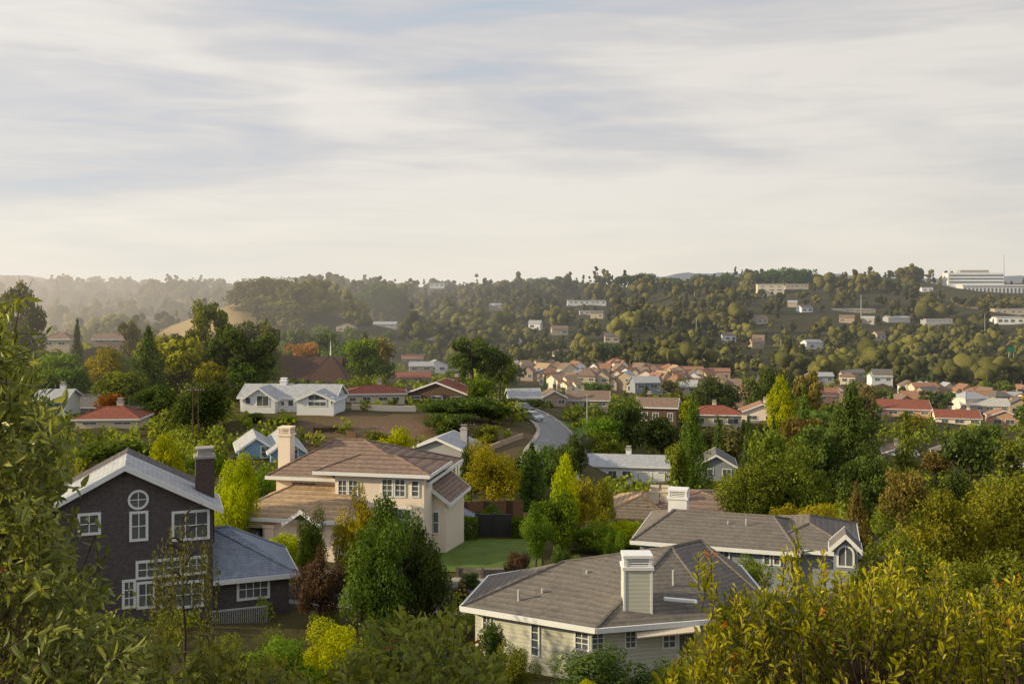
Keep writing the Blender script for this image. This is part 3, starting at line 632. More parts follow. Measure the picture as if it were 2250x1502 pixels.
# ---- tan tiled house behind it
h=H('house',1400,1160,93,-12,'tan tiled house with two hips and beige chimneys behind the blue grey house')
x0,ze=h.uv(1322,1137); x1,_=h.uv(1478,1137); a,zr=h.uv(1405,1088,4.5)
h.walls(x0,x1,0,9,-3,ze,W['cream']); h.hip(x0,x1,0,9,ze,zr-ze,RF['tan'],.5,None)
x2,ze2=h.uv(1470,1118,2); x3,_=h.uv(1645,1118,2); _,zr2=h.uv(1560,1084,6.5)
h.walls(x1+.002,x3,2,11,-3,ze2,W['cream']); h.hip(x1-2,x3,2,11,ze2,zr2-ze2,RF['brown'],.5,None)
for px0,px1_ in ((1428,1448),(1452,1470)):
    c0,_=h.uv(px0,1090,3); c1,ct=h.uv(px1_,1082,3); h.chimney(c0,c1,3,4,ct-3,ct,W['cream'],'pot',W['cream'])
h.win(1350,1140,1380,1158,nx=2,nz=1)

# ---- white house on the knoll
h=H('house',632,905,150,-4,'white house with pale roof and two front gables on top of the bare slope')
x0,ze=h.uv(528,872,2); x1,_=h.uv(735,872,2); m=W['white']; s=150/F
h.walls(x0,x1,2,9,-3,ze,m,'x',1.6); h.gable(x0,x1,2,9,ze,1.6,RF['light'],'x',.4,t)
for a,b,pk,wz,y0 in ((530,608,851,878,0),(648,737,860,880,-1)):
    u0,_=h.uv(a+4,890,y0); u1,z1=h.uv(b-4,wz,y0); _,zp=h.uv((a+b)/2,pk,y0)
    h.walls(u0,u1,y0,6,-3,z1,m,'y',zp-z1-.15); h.gable(u0,u1,y0,6,z1,zp-z1-.15,RF['light'],'y',.35,t)
for qv in ((563,868,592,893,0,2),(676,866,718,880,-1,3),(676,881,718,893,-1,3),(538,872,552,888,0,1),(616,880,626,892,2,1),(632,878,646,893,2,1),(726,872,733,890,-1,1)): h.win(*qv[:4],yl=qv[4],nx=qv[5],nz=1,ft=.12)
c0,_=h.uv(615,850,5); c1,ct=h.uv(629,838,5); h.chimney(c0,c1,5,6,ct-2,ct,m,'pot')
PROT.append((490,838,740,900,150))
# ---- blue house
h=H('house',600,1018,118,18,'bright blue house with white trimmed gables below the knoll')
for a,b,pk,wz,y0 in ((526,600,962,985,3),(596,668,966,990,0)):
    u0,_=h.uv(a,1000,y0); u1,z1=h.uv(b,wz,y0); _,zp=h.uv((a+b)/2,pk,y0)
    h.walls(u0,u1,y0,10,-3,z1,W['blue'],'y',zp-z1); h.gable(u0,u1,y0,10,z1,zp-z1,RF['light'],'y',.4,t)
h.win(572,978,598,1006,yl=3,nx=2,nz=2,ft=.14); h.win(640,985,656,1010,yl=0,nx=1,nz=2,ft=.12); h.win(610,985,630,1010,yl=0,nx=2,nz=2,ft=.12)
PROT.append((520,955,670,1000,118))
# ---- church
h=H('church',690,852,262,-4,'dark brown church with steep roof and thin white spire behind the white house','church')
x0,ze=h.uv(606,842); x1,_=h.uv(738,842); _,zr=h.uv(680,784,6)
h.walls(x0,x1,0,12,-3,ze,W['brown'],'x',zr-ze); h.gable(x0,x1,0,12,ze,zr-ze,RF['dark'],'x',.6,None)
a,_=h.uv(668,842,-3); b,z1=h.uv(764,846,-3); _,zz=h.uv(715,780,2)
h.walls(a,b,-3,7,-3,z1,W['brown']); h.hip(a,b,-3,7,z1,zz-z1,RF['dark'],.5,None,ridge=(((a+b)/2,2),((a+b)/2+.01,2)))
_,zt=h.uv(715,748,2); MB().tube(((a+b)/2,2,zz-.3),((a+b)/2,2,zt),.28,.05,6).build('spire',W['white'],h.roofs[1])
for px in (630,650,690,705,735): h.win(px-4,848,px+4,858,yl=-3 if px>668 else 0,nx=1,nz=1,ft=.1)
PROT.append((600,776,768,850,275))
# ---- civic centre on the ridge
h=H('civic_building',2176,652,1500,-6,'white civic centre with banded windows and colonnade on the right ridge','building')
s=1500/F; x0,x1=-58*s,74*s
h.walls(x0,x1,0,30,-12,24*s,W['white']); MB().box(x0-1,x1+1,-2,31,24*s+.02,27*s).build('roof',W['white'],h.root)
for i in range(16): x=x0+1+(x1-x0-2)*i/16; MB().box(x+1.6,x+4.,-.3,.2,3*s,19*s).build('window',GLASS,h.root)
u0,u1=-74*s,46*s; h.walls(u0,u1,32,60,-12,54*s,W['white'],name='tower_wall')
for k in range(3): MB().box(u0+1,u1-1,31.6,32.2,(31+k*7.5)*s,(34.5+k*7.5)*s).build('window_band',GLASS,h.root)
MB().box(u0+20,u1-20,38,52,54*s+.02,60*s).build('roof_plant',W['concrete'],h.root)
PROT.append((2085,590,2262,640,1500))
PROT.append((330,655,402,736,630)); PROT.append((478,648,530,715,600))
p=P(2206,605,1540); o=MB().tube((0,0,-30),(0,0,45*1540/F),.9,.35,6).build('mast',W['metal'],None,p); tag(o,'tall thin mast rising above the civic centre','mast')
p=P(2088,640,1500); o=MB().tube((0,0,-10),(0,0,52*1500/F),.5,.2,6).build('mast',W['metal'],None,p); tag(o,'faint thin mast left of the civic centre','mast')

# ------------------------------------------------------------------ vegetation
def unit(n):
    d=rng.normal(size=(n,3)); return d/np.linalg.norm(d,axis=1,keepdims=True)
def nz(a): return a/np.maximum(np.linalg.norm(a,axis=1,keepdims=True),1e-9)
def cards(pos,nrm,size,asp=.6):
    n=len(pos); nrm=nz(nrm); t=nz(np.cross(nrm,rng.normal(size=(n,3)))); b=np.cross(nrm,t); s=(size*rng.uniform(.65,1.35,n))[:,None]
    return np.stack([pos+t*s,pos+b*s*asp,pos-t*s,pos-b*s*asp],1).reshape(-1,3)
def blob_leaves(C,Rd,n,size,jit=.6,shell=.6,asp=.65):
    w=Rd**2; idx=rng.choice(len(C),n,p=w/w.sum()); d=unit(n); rr=Rd[idx]*(shell+(1.08-shell)*rng.random(n)); pos=C[idx]+d*rr[:,None]
    nr=d*1.+jit*rng.normal(size=(n,3)); ct=rng.random(len(C)); tint=np.clip(.5*ct[idx]+.45*rng.random(n)+.12*d[:,2],0,1)  # tint lighter on clump tops, soft shading put into the leaf colour
    return cards(pos,nr,size,asp),np.repeat(tint,4)
def crown(kind,n,size):
    if kind in('round','shrub','wide'):
        k=38; d=unit(k); u=rng.random(k)**.45; zc,rz_=(.57,.33) if kind=='round' else ((.46,.40) if kind=='shrub' else (.60,.29))
        C=np.stack([d[:,0]*.37*u,d[:,1]*.37*u,zc+d[:,2]*rz_*u],1); C[:,0]+=rng.normal()*.03; Rd=rng.uniform(.08,.175,k)
        return blob_leaves(C,Rd,n,size)
    if kind=='tall':
        k=34; z=rng.uniform(.25,.93,k); rad=.36*np.sin(np.clip((z-.15)/.9,0,1)*math.pi)**.6*rng.random(k)**.5; a=rng.uniform(0,6.28,k)
        C=np.stack([rad*np.cos(a),rad*np.sin(a),z],1); return blob_leaves(C,rng.uniform(.06,.13,k),n,size,.8)
    if kind=='pine':
        k=24; z=rng.uniform(.48,.94,k); rad=.40*np.sin(np.clip((z-.36)/.72,0,1)*math.pi)**.5*rng.random(k)**.4; a=rng.uniform(0,6.28,k)
        C=np.stack([rad*np.cos(a),rad*np.sin(a),z],1); return blob_leaves(C,rng.uniform(.07,.14,k),n,size,.8)
    if kind=='column':
        k=26; z=np.linspace(.06,.96,k); rad=.25*np.sin(np.clip(z*.9+.1,0,1)*math.pi)**.7; a=rng.uniform(0,6.28,k)
        C=np.stack([rad*np.cos(a)*.8,rad*np.sin(a)*.8,z],1); return blob_leaves(C,.07+rad*.8,n,size)
    if kind in('cone','cedar'):
        Ln,nb=(18,9) if kind=='cone' else (11,9); i=rng.integers(0,Ln,n*2); f=i/Ln
        prof=(1-f)**.85 if kind=='cone' else (1-f**1.5)*.97+.03
        keep=rng.random(n*2)<prof+.08; i=i[keep][:n]; f=f[keep][:n]; prof=prof[keep][:n]; m=len(i); b=rng.integers(0,nb,m)
        ln=rng.uniform(.6,1.15,(Ln,nb)); off=rng.uniform(0,6.28,Ln); ct=rng.random((Ln,nb)); t=rng.random(m)**.6; rad=.46*prof*ln[i,b]*t; ang=off[i]+b*6.283/nb+rng.normal(size=m)*.24*(1-.5*t)
        z=.07+.9*f-(.05 if kind=='cone' else -.03)*t*prof+.012*rng.normal(size=m)*(2 if kind=='cone' else 1.8)+(.03 if kind=='cedar' else 0)*np.abs(rng.normal(size=m))
        pos=np.stack([rad*np.cos(ang),rad*np.sin(ang),z],1); nr=np.stack([np.cos(ang)*.6,np.sin(ang)*.6,np.full(m,.8)],1)+.55*rng.normal(size=(m,3))
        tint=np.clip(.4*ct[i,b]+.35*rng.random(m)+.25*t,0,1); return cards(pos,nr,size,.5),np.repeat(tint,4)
    if kind=='weep':
        k=110; a=rng.uniform(0,6.28,k); r0=.46*rng.random(k)**.5; z0=.97-.55*r0-.35*rng.random(k); ln=rng.uniform(.15,.45,k); i=rng.integers(0,k,n); t=rng.random(n)
        pos=np.stack([r0[i]*np.cos(a[i]),r0[i]*np.sin(a[i]),z0[i]-ln[i]*t],1)+rng.normal(size=(n,3))*.012; return cards(pos,rng.normal(size=(n,3)),size,.5),np.repeat(rng.random(n),4)
    if kind=='palm':
        k=22; a=rng.uniform(0,6.28,k); i=rng.integers(0,k,n); t=rng.random(n); el=rng.uniform(-.2,1.2,k); r=.5*t
        pos=np.stack([r*np.cos(a[i]),r*np.sin(a[i]),.8+.2*np.sin(el[i])*t*1.4-.25*t*t],1); nr=np.stack([np.zeros(n),np.zeros(n),np.ones(n)],1)+.4*rng.normal(size=(n,3)); return cards(pos,nr,size,.3),np.repeat(rng.random(n),4)
def trunk(kind):
    mb=MB(); top={'round':.5,'wide':.5,'shrub':.35,'tall':.85,'pine':.85,'column':.8,'cone':.95,'cedar':.92,'weep':.9,'palm':.8}[kind]; r=.022 if kind in('cone','cedar','tall','palm','weep') else .03
    pts=[Vector((random.uniform(-.015,.015)*i,random.uniform(-.015,.015)*i,-.06+(top+.06)*i/4)) for i in range(5)]
    for i in range(4): mb.tube(pts[i],pts[i+1],r*(1-i*.2),r*(1-(i+1)*.2),7,False)
    if kind in('round','wide','tall','pine','weep'):
        for i in range(9):
            b=pts[2].lerp(pts[4],random.random()); a=random.uniform(0,6.28); l=random.uniform(.15,.33); e=b+Vector((math.cos(a)*l,math.sin(a)*l,random.uniform(.1,.28)*(1 if kind!='weep' else .4))); mid=b.lerp(e,.5)+Vector((0,0,.02))
            mb.tube(b,mid,r*.45,r*.3,5,False); mb.tube(mid,e,r*.3,r*.1,5,False)
    me=bpy.data.meshes.new('trunk'); me.from_pydata(mb.v,[],mb.f); me.materials.append(BARK); return me
CACHE={}
LOD={'near':(14000,.0135),'midn':(6500,.020),'mid':(2600,.031),'far':(1100,.050)}
def get(kind,lod,nv=3):
    v=random.randrange(nv); key=(kind,lod,v)
    if key not in CACHE:
        n,s=LOD[lod]
        if kind=='weep': n//=3
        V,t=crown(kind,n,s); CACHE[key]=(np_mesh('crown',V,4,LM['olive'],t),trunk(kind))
    return CACHE[key]
NM={'round':'broadleaf_tree','wide':'broadleaf_tree','shrub':'shrub','tall':'eucalyptus_tree','pine':'pine_tree','column':'cypress_tree','cone':'conifer_tree','cedar':'cedar_tree','weep':'birch_tree','palm':'palm_tree'}
def tree(px,top,Y,w,kind,m,label,group=None,lod='mid',h=None,pos=None,bk=None):
    x=(px-CX)/F*Y; zb=G(x,Y)-.1
    if h is None: h=max(1.2,-(top-HZ)/F*Y-zb)
    wm=w/F*Y; c,tk=get(kind,lod); o=empty(NM[kind],(x,Y,zb),random.uniform(0,6.28)); o.scale=(wm,wm,h)
    tag(o,label,'shrub' if kind=='shrub' else 'tree',group)
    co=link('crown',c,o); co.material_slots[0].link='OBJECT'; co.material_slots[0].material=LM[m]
    to=link('trunk' if kind!='shrub' else 'stem',tk,o)
    return o
TR=[
(45,622,235,135,'tall','euc','tall grey green eucalyptus rising at the left edge above the shrub','midn'),
(170,692,235,58,'cone','dark','slim dark conifer beside the beige house at upper left','mid'),
(284,708,245,75,'tall','euc','grey eucalyptus on the left skyline between conifer and big cedar','mid'),
(232,762,190,145,'round','gold','golden yellow autumn tree left of the big dark cedar','midn'),
(325,708,172,160,'cone','dark','broad dark cedar like conifer leaning over the left houses','near'),
(452,664,205,140,'tall','olive','tall olive eucalyptus in the left middle distance','midn'),
(400,755,195,100,'tall','olive','shorter olive eucalyptus left of the tall one','mid'),
(495,780,200,110,'round','goldolive','gold tinted tree between the tall eucalyptus and the bright round tree','mid'),
(270,810,165,140,'round','olive','olive round tree under the golden autumn tree','mid'),
(90,800,190,130,'round','dark','dark tree below the beige house at far left','mid'),
(585,694,245,125,'cone','olive','pointed dark pine behind the bright round tree left of the church','midn'),
(558,775,190,115,'round','green','bright green round tree left of the brown church','midn'),
(672,745,300,115,'round','orange','rust orange tree behind the church roof','mid'),
(752,745,285,115,'round','dark','dark round tree right behind the church spire','mid'),
(805,780,255,100,'round','brown','brown tinged tree right of the church','mid'),
(838,790,250,90,'round','deep','green tree right of the brown tinged tree by the church','mid'),
(1040,740,196,155,'pine','dark','tall dark umbrella pine in the centre middle distance','midn'),
(1098,778,200,95,'pine','olive','smaller pine leaning right of the tall umbrella pine','midn'),
(430,840,138,180,'round','dark','dark round oak behind the lattice poles at left','midn'),
(345,842,150,120,'round','dark','dark oak left of the lattice poles','midn'),
(470,880,143,80,'round','olive','olive oak between the lattice poles and the white knoll house','mid'),
(150,802,175,120,'round','deep','green round tree above the red tile roof at far left','mid'),
(240,862,150,80,'round','orange','reddish tree behind the red tile roof at left','mid'),
(60,960,120,260,'shrub','dark','dark shrub mass below the red tile roof at left','mid'),
(260,955,112,200,'shrub','deep','broad green shrub below the left houses','mid'),
(375,952,86,105,'round','lime','bright lime tree behind the dark house roof','midn'),
(512,978,66,125,'round','lime','tall bright lime tree right of the dark brick chimney','near'),
(575,1020,80,80,'round','green','green tree between the lime tree and the pink chimney','midn'),
(455,985,100,120,'round','green','green tree behind the dark brick chimney','midn'),
(870,935,104,115,'round','lime','yellow green tree behind the brown tiled roof','midn'),
(965,872,149,140,'round','dark','left dark bush at the top of the bare slope','midn'),
(1025,866,150,160,'round','dark','middle dark tree at the top of the bare slope','midn'),
(1078,880,152,120,'round','deep','green tree beside the brown fence at the slope top','midn'),
(990,900,141,150,'shrub','dark','low dark bush lowest on the bare slope','midn'),
(1070,925,138,90,'shrub','olive','olive bush below the brown fence on the slope','mid'),
(830,940,130,110,'shrub','olive','olive bush on the left of the bare slope foot','mid'),
(560,905,145,70,'shrub','dark','left low shrub below the white knoll house','mid'),
(625,910,144,80,'shrub','olive','right low shrub below the white knoll house','mid'),
(1120,872,186,80,'round','dark','dark tree over the end of the curving road','mid'),
(1175,875,195,60,'round','dark','dark street tree behind the silver car','mid'),
(1035,975,100,80,'round','dark','dark tree left of the golden tree above the lawn','midn'),
(1085,958,92,170,'round','gold','golden willow like tree above the lawn','near'),
(1168,965,94,120,'cone','dark','dark conifer right of the golden willow like tree','midn'),
(1148,985,97,95,'round','dark','dark tree between the golden tree and the dark conifer','midn'),
(1188,974,104,90,'round','deep','deep green tree at the left of the road foot','midn'),
(1230,960,102,95,'round','dark','dark tree hiding the lower end of the curving road','midn'),
(1242,1005,72,75,'column','lime','narrow lime poplar right of the lawn','midn'),
(1225,1075,70,120,'round','green','lime green tree at the right end of the lawn','midn'),
(1272,1034,80,110,'round','gold','golden green tree behind the lime poplar','midn'),
(1325,1050,84,75,'round','goldolive','small amber tree right of the lime poplar','midn'),
(1322,905,160,110,'round','green','upper round green tree right of the road bend','midn'),
(1335,945,152,110,'round','olive','lower round olive tree right of the road bend','midn'),
(1262,948,114,75,'round','dark','dark tree on the inside of the road bend','midn'),
(1382,862,165,120,'round','dark','dark tree behind the round green trees by the road','midn'),
(1455,910,165,90,'round','dark','dark tree below the brown balcony house','mid'),
(1490,960,122,70,'round','olive','olive tree behind the white twin garage house','mid'),
(1522,855,126,130,'cone','deep','tall pointed conifer right of the white garage house','near'),
(1645,905,150,60,'cone','dark','slim dark conifer left of the lime tree','mid'),
(1700,905,152,55,'cone','dark','slimmer dark conifer below the lime tree','mid'),
(1578,905,160,60,'cone','dark','dark conifer behind the tall pointed conifer','mid'),
(1868,838,142,205,'cedar','dark','large dark layered cedar in the right middle distance','near'),
(1722,825,190,90,'round','lime','tall lime tree in the right middle distance','midn'),
(1692,802,235,130,'round','dark','dark rounded tree behind the lime tree','midn'),
(1776,816,215,95,'tall','brown','tall brownish tree right of the lime tree','mid'),
(1570,824,265,135,'round','dark','dark domed tree beyond the cream red tiled house','midn'),
(1500,820,330,36,'palm','olive','feathery palm left of the dark domed tree','mid'),
(1655,985,90,190,'round','olive','left of the two big olive oaks behind the tiled roof','near'),
(1775,972,92,200,'round','olive','right of the two big olive oaks behind the tiled roof','near'),
(1590,1040,100,100,'round','dark','dark tree in front of the small blue grey gabled house','midn'),
(1765,1062,68,200,'shrub','gold','yellowish shrub mass behind the blue grey house','near'),
(1882,1050,72,105,'cone','brown','bronze brown conifer left of the huge olive tree','midn'),
(2050,1045,52,250,'round','goldolive','huge olive tree left half of the pair at the right edge','near'),
(2180,1020,54,280,'round','goldolive','huge golden olive tree at the right edge','near'),
(1970,1150,44,230,'shrub','olive','olive shrub under the huge trees beside the arched window','near'),
(2150,1190,40,330,'shrub','olive','broad olive shrub in front of the huge olive trees','near'),
(1990,895,170,80,'cone','olive','olive conifer right of the big cedar','mid'),
(2060,985,165,90,'round','brown','brown tree between the cottages on the right edge','mid'),
(2130,930,160,140,'round','dark','dark round tree above the cottages on the right edge','mid'),
(2215,955,170,100,'round','olive','olive tree at the right edge above the cottages','mid'),
(1900,980,110,130,'round','dark','dark tree below the big cedar','midn'),
(1985,1010,105,130,'round','brown','brown green tree in front of the left cottage','midn'),
(2090,1030,110,110,'round','dark','dark tree in front of the middle cottage','midn'),
(1690,935,130,120,'round','olive','olive tree above the pair of big olive oaks','mid'),
(1790,925,140,110,'round','dark','dark tree left of the big layered cedar','mid'),
(1420,845,330,60,'cone','dark','dark pointed conifer at the front of the terracotta estate','mid'),
(1300,838,345,70,'round','deep','green round tree at the front left of the terracotta estate','mid'),
(1225,848,300,70,'round','dark','dark tree above the tan gabled house by the road','mid'),
(1655,838,350,70,'cone','dark','dark conifer at the right end of the terracotta estate','mid'),
(1905,872,250,90,'round','dark','dark tree left of the long red tiled row','mid'),
(2060,860,330,90,'pine','dark','flat topped pine between the right row houses','mid'),
(1640,1212,55,140,'shrub','olive','olive shrub along the front wall of the blue grey house','near'),
(1530,1222,56,90,'shrub','deep','green shrub at the left of the blue grey house wall','near'),
(795,1062,53,140,'round','gold','amber lit tree in front of the cream house','near'),
(885,1070,52,210,'round','deep','big dark green tree in front of the cream house','near'),
(840,1140,48,200,'round','deep','lower dark green tree left under the big tree','near'),
(940,1140,50,160,'round','dark','dark tree right under the big tree beside the lawn','near'),
(630,1155,60,95,'shrub','lime','lime shrub beside the garage column','midn'),
(692,1112,57,90,'round','green','slender green tree beside the lime shrub','near'),
(700,1195,50,130,'round','purple','dark purple plum tree left of the big green tree','near'),
(1140,1195,60,75,'shrub','purple','purple leaved bush at the right of the lawn','midn'),
(1178,1100,66,100,'round','green','green tree behind the purple bush','near'),
(405,1095,43,165,'weep','euc','sparse weeping birch in front of the dark house','near'),
(735,1350,33,200,'shrub','lime','bright yellow green shrub at bottom left of centre','near'),
(620,1380,31,210,'shrub','green','mid green shrub left of the yellow green shrub','near'),
(480,1395,33,200,'shrub','olive','olive shrub below the deck railing','near'),
(1340,1412,33,290,'shrub','dark','dark hedge like shrub below the sage house','near'),
(1130,1405,36,130,'shrub','olive','olive shrub at the left corner of the sage house','near'),
(1280,1478,29,150,'shrub','lime','small lime shrub at the bottom edge below the sage house','near'),
(1500,1430,34,180,'shrub','deep','green shrub at the right of the sage house wall','near'),
(1085,1345,44,80,'shrub','dark','dark bush at the sage house eave corner','midn'),
(960,1380,38,160,'shrub','deep','green shrub left below the sage house','near'),
(850,1340,42,130,'shrub','dark','dark shrub under the big green tree by the street','near'),
(1362,1168,66,30,'column','green','small clipped cypress left of the blue grey house','midn'),
(1338,1172,68,28,'column','green','second small clipped cypress beside the vine terrace','midn'),
(1305,1145,72,150,'shrub','green','leafy vine covered bank left of the blue grey house','near'),
(1390,1138,78,170,'shrub','lime','lime vines below the tan tiled house','midn'),
(1225,1190,62,65,'shrub','dark','dark clipped bush by the retaining wall','midn'),
(1040,1255,60.8,60,'shrub','dark','small dark bush left on the stone wall','midn'),
(1010,1270,56,50,'shrub','purple','purple bush beside the street','midn'),
(1085,1108,80,70,'round','green','small green tree behind the garden gate','midn'),
]
for t_ in TR: tree(*t_[:7],lod=t_[7])
# hedges (clipped)
def hedge(px0,px1,top,Y,dp,label):
    a=(px0-CX)/F*Y; b=(px1-CX)/F*Y; zb=G((a+b)/2,Y); hh=-(top-HZ)/F*Y-zb; n=6000; u=rng.random((n,3))*[b-a,dp,hh]
    f=rng.integers(0,4,n); u[f==0,1]=0; u[f==1,2]=hh; u[f==2,0]=0; u[f==3,0]=b-a; nr=np.zeros((n,3)); nr[f==0,1]=-1; nr[f==1,2]=1; nr[f==2,0]=-1; nr[f==3,0]=1
    V=cards(u+rng.normal(size=(n,3))*.04,nr+.6*rng.normal(size=(n,3)),.075); o=link('hedge',np_mesh('hedge',V,4,LM['green'],np.repeat(rng.random(n)*.8,4))); o.location=(a,Y,zb); tag(o,label,'hedge')
hedge(982,1046,1146,76,1.6,'clipped green hedge left of the dark garden gate'); hedge(1126,1184,1146,77,1.6,'clipped green hedge right of the dark garden gate')
# random garden trees
kinds=[('round','olive'),('round','dark'),('round','green'),('tall','euc'),('round','brown'),('cone','dark'),('pine','dark'),('round','olive'),('round','goldolive'),('round','lime'),('wide','dark'),('wide','green'),('round','deep'),('wide','euc'),('cone','deep'),('tall','dark')]
adj={'olive':'olive','dark':'dark green','deep':'deep green','green':'mid green','euc':'grey green','brown':'brownish','goldolive':'golden','lime':'lime green'}
shp={'round':'rounded','wide':'spreading','tall':'tall loose','cone':'pointed','pine':'flat topped','column':'narrow'}
FT=np.array(FOOT)
R1P=np.array([(p.x,p.y) for p in smooth([(a,b,0) for a,b in r1])])
cnt=0; tries=0
while cnt<370 and tries<12000:
    tries+=1; px=random.uniform(-60,2310); Y=math.exp(random.uniform(math.log(165),math.log(560))); x=(px-CX)/F*Y; zg=G(x,Y); k,m=random.choice(kinds)
    hm=random.uniform(6,13)*(1.3 if k in('tall','cone','pine') else 1)
    if 1120<px<1650 and 340<Y<530:
        if random.random()<.25: continue
        hm*=.6
    elif px>1650 and Y>330: hm*=.82
    wm=hm*{'round':1.0,'wide':1.3,'tall':.6,'cone':.5,'pine':.85,'column':.3}[k]*random.uniform(.85,1.25)
    b=HZ-zg*F/Y; tp=HZ-(zg+hm)*F/Y; w=wm*F/Y; bad=False
    for r in PROT:
        ow=min(px+.45*w,r[2])-max(px-.45*w,r[0]); big=r[2]-r[0]>400
        if Y<r[4]+3 and ow>(0 if big else .18*(r[2]-r[0])) and tp<r[3]-.35*(r[3]-r[1]) and b>r[1]:
            if big and Y>368: continue
            bad=True; break
    if bad: continue
    if np.any((FT[:,0]-x)**2+(FT[:,1]-Y)**2<(FT[:,2]*(.75 if Y>330 else 1)+wm*.2)**2): continue
    if np.any((R1P[:,0]-x)**2+(R1P[:,1]-Y)**2<(4.5+wm*.35)**2): continue
    if 1160<px<1240 and Y<215: continue
    side='left' if px<750 else ('centre' if px<1500 else 'right')
    tree(px,0,Y,w,k,m,f'{adj[m]} {shp[k]} tree among the houses of the valley, {side} part',f'{adj[m]} {shp[k]} valley trees {side}','far' if Y>280 else 'mid',h=hm); cnt+=1
# eucalyptus stand on the dry hill and skyline trees
for px,top,Y,w in ((525,632,640,90),(548,612,630,110),(580,603,620,115),(615,601,640,120),(648,618,600,110),(678,640,610,90),(703,628,660,80),(570,650,590,110),(620,655,580,115),(660,668,585,100),(540,672,600,80),(600,680,570,90)):
    tree(px,top,Y,w,random.choice(('wide','round')),'euc','eucalyptus in the dense grey stand on the dry grass hill','eucalyptus stand on the dry hill','mid')
for px,top,Y,w in ((820,618,900,80),(855,622,920,70),(795,640,880,70),(770,645,860,60),(700,632,850,50),(1195,606,1500,60),(1235,612,1520,70),(1300,620,1500,60),(1420,598,1600,70),(1480,606,1600,60),(1540,598,1620,60),(1590,600,1600,60),(1640,600,1600,60),(1690,589,1560,70),(1735,583,1550,80),(1770,586,1560,60),(1800,600,1570,40),(1885,598,1500,30),(1940,608,1500,60),(320,612,2350,30),(210,604,2350,40),(1380,602,1580,60),(1840,612,1480,60)):
    tree(px,top,Y,w,random.choice(('wide','round')),'dark','dark tree standing out on the far skyline','skyline trees','mid')

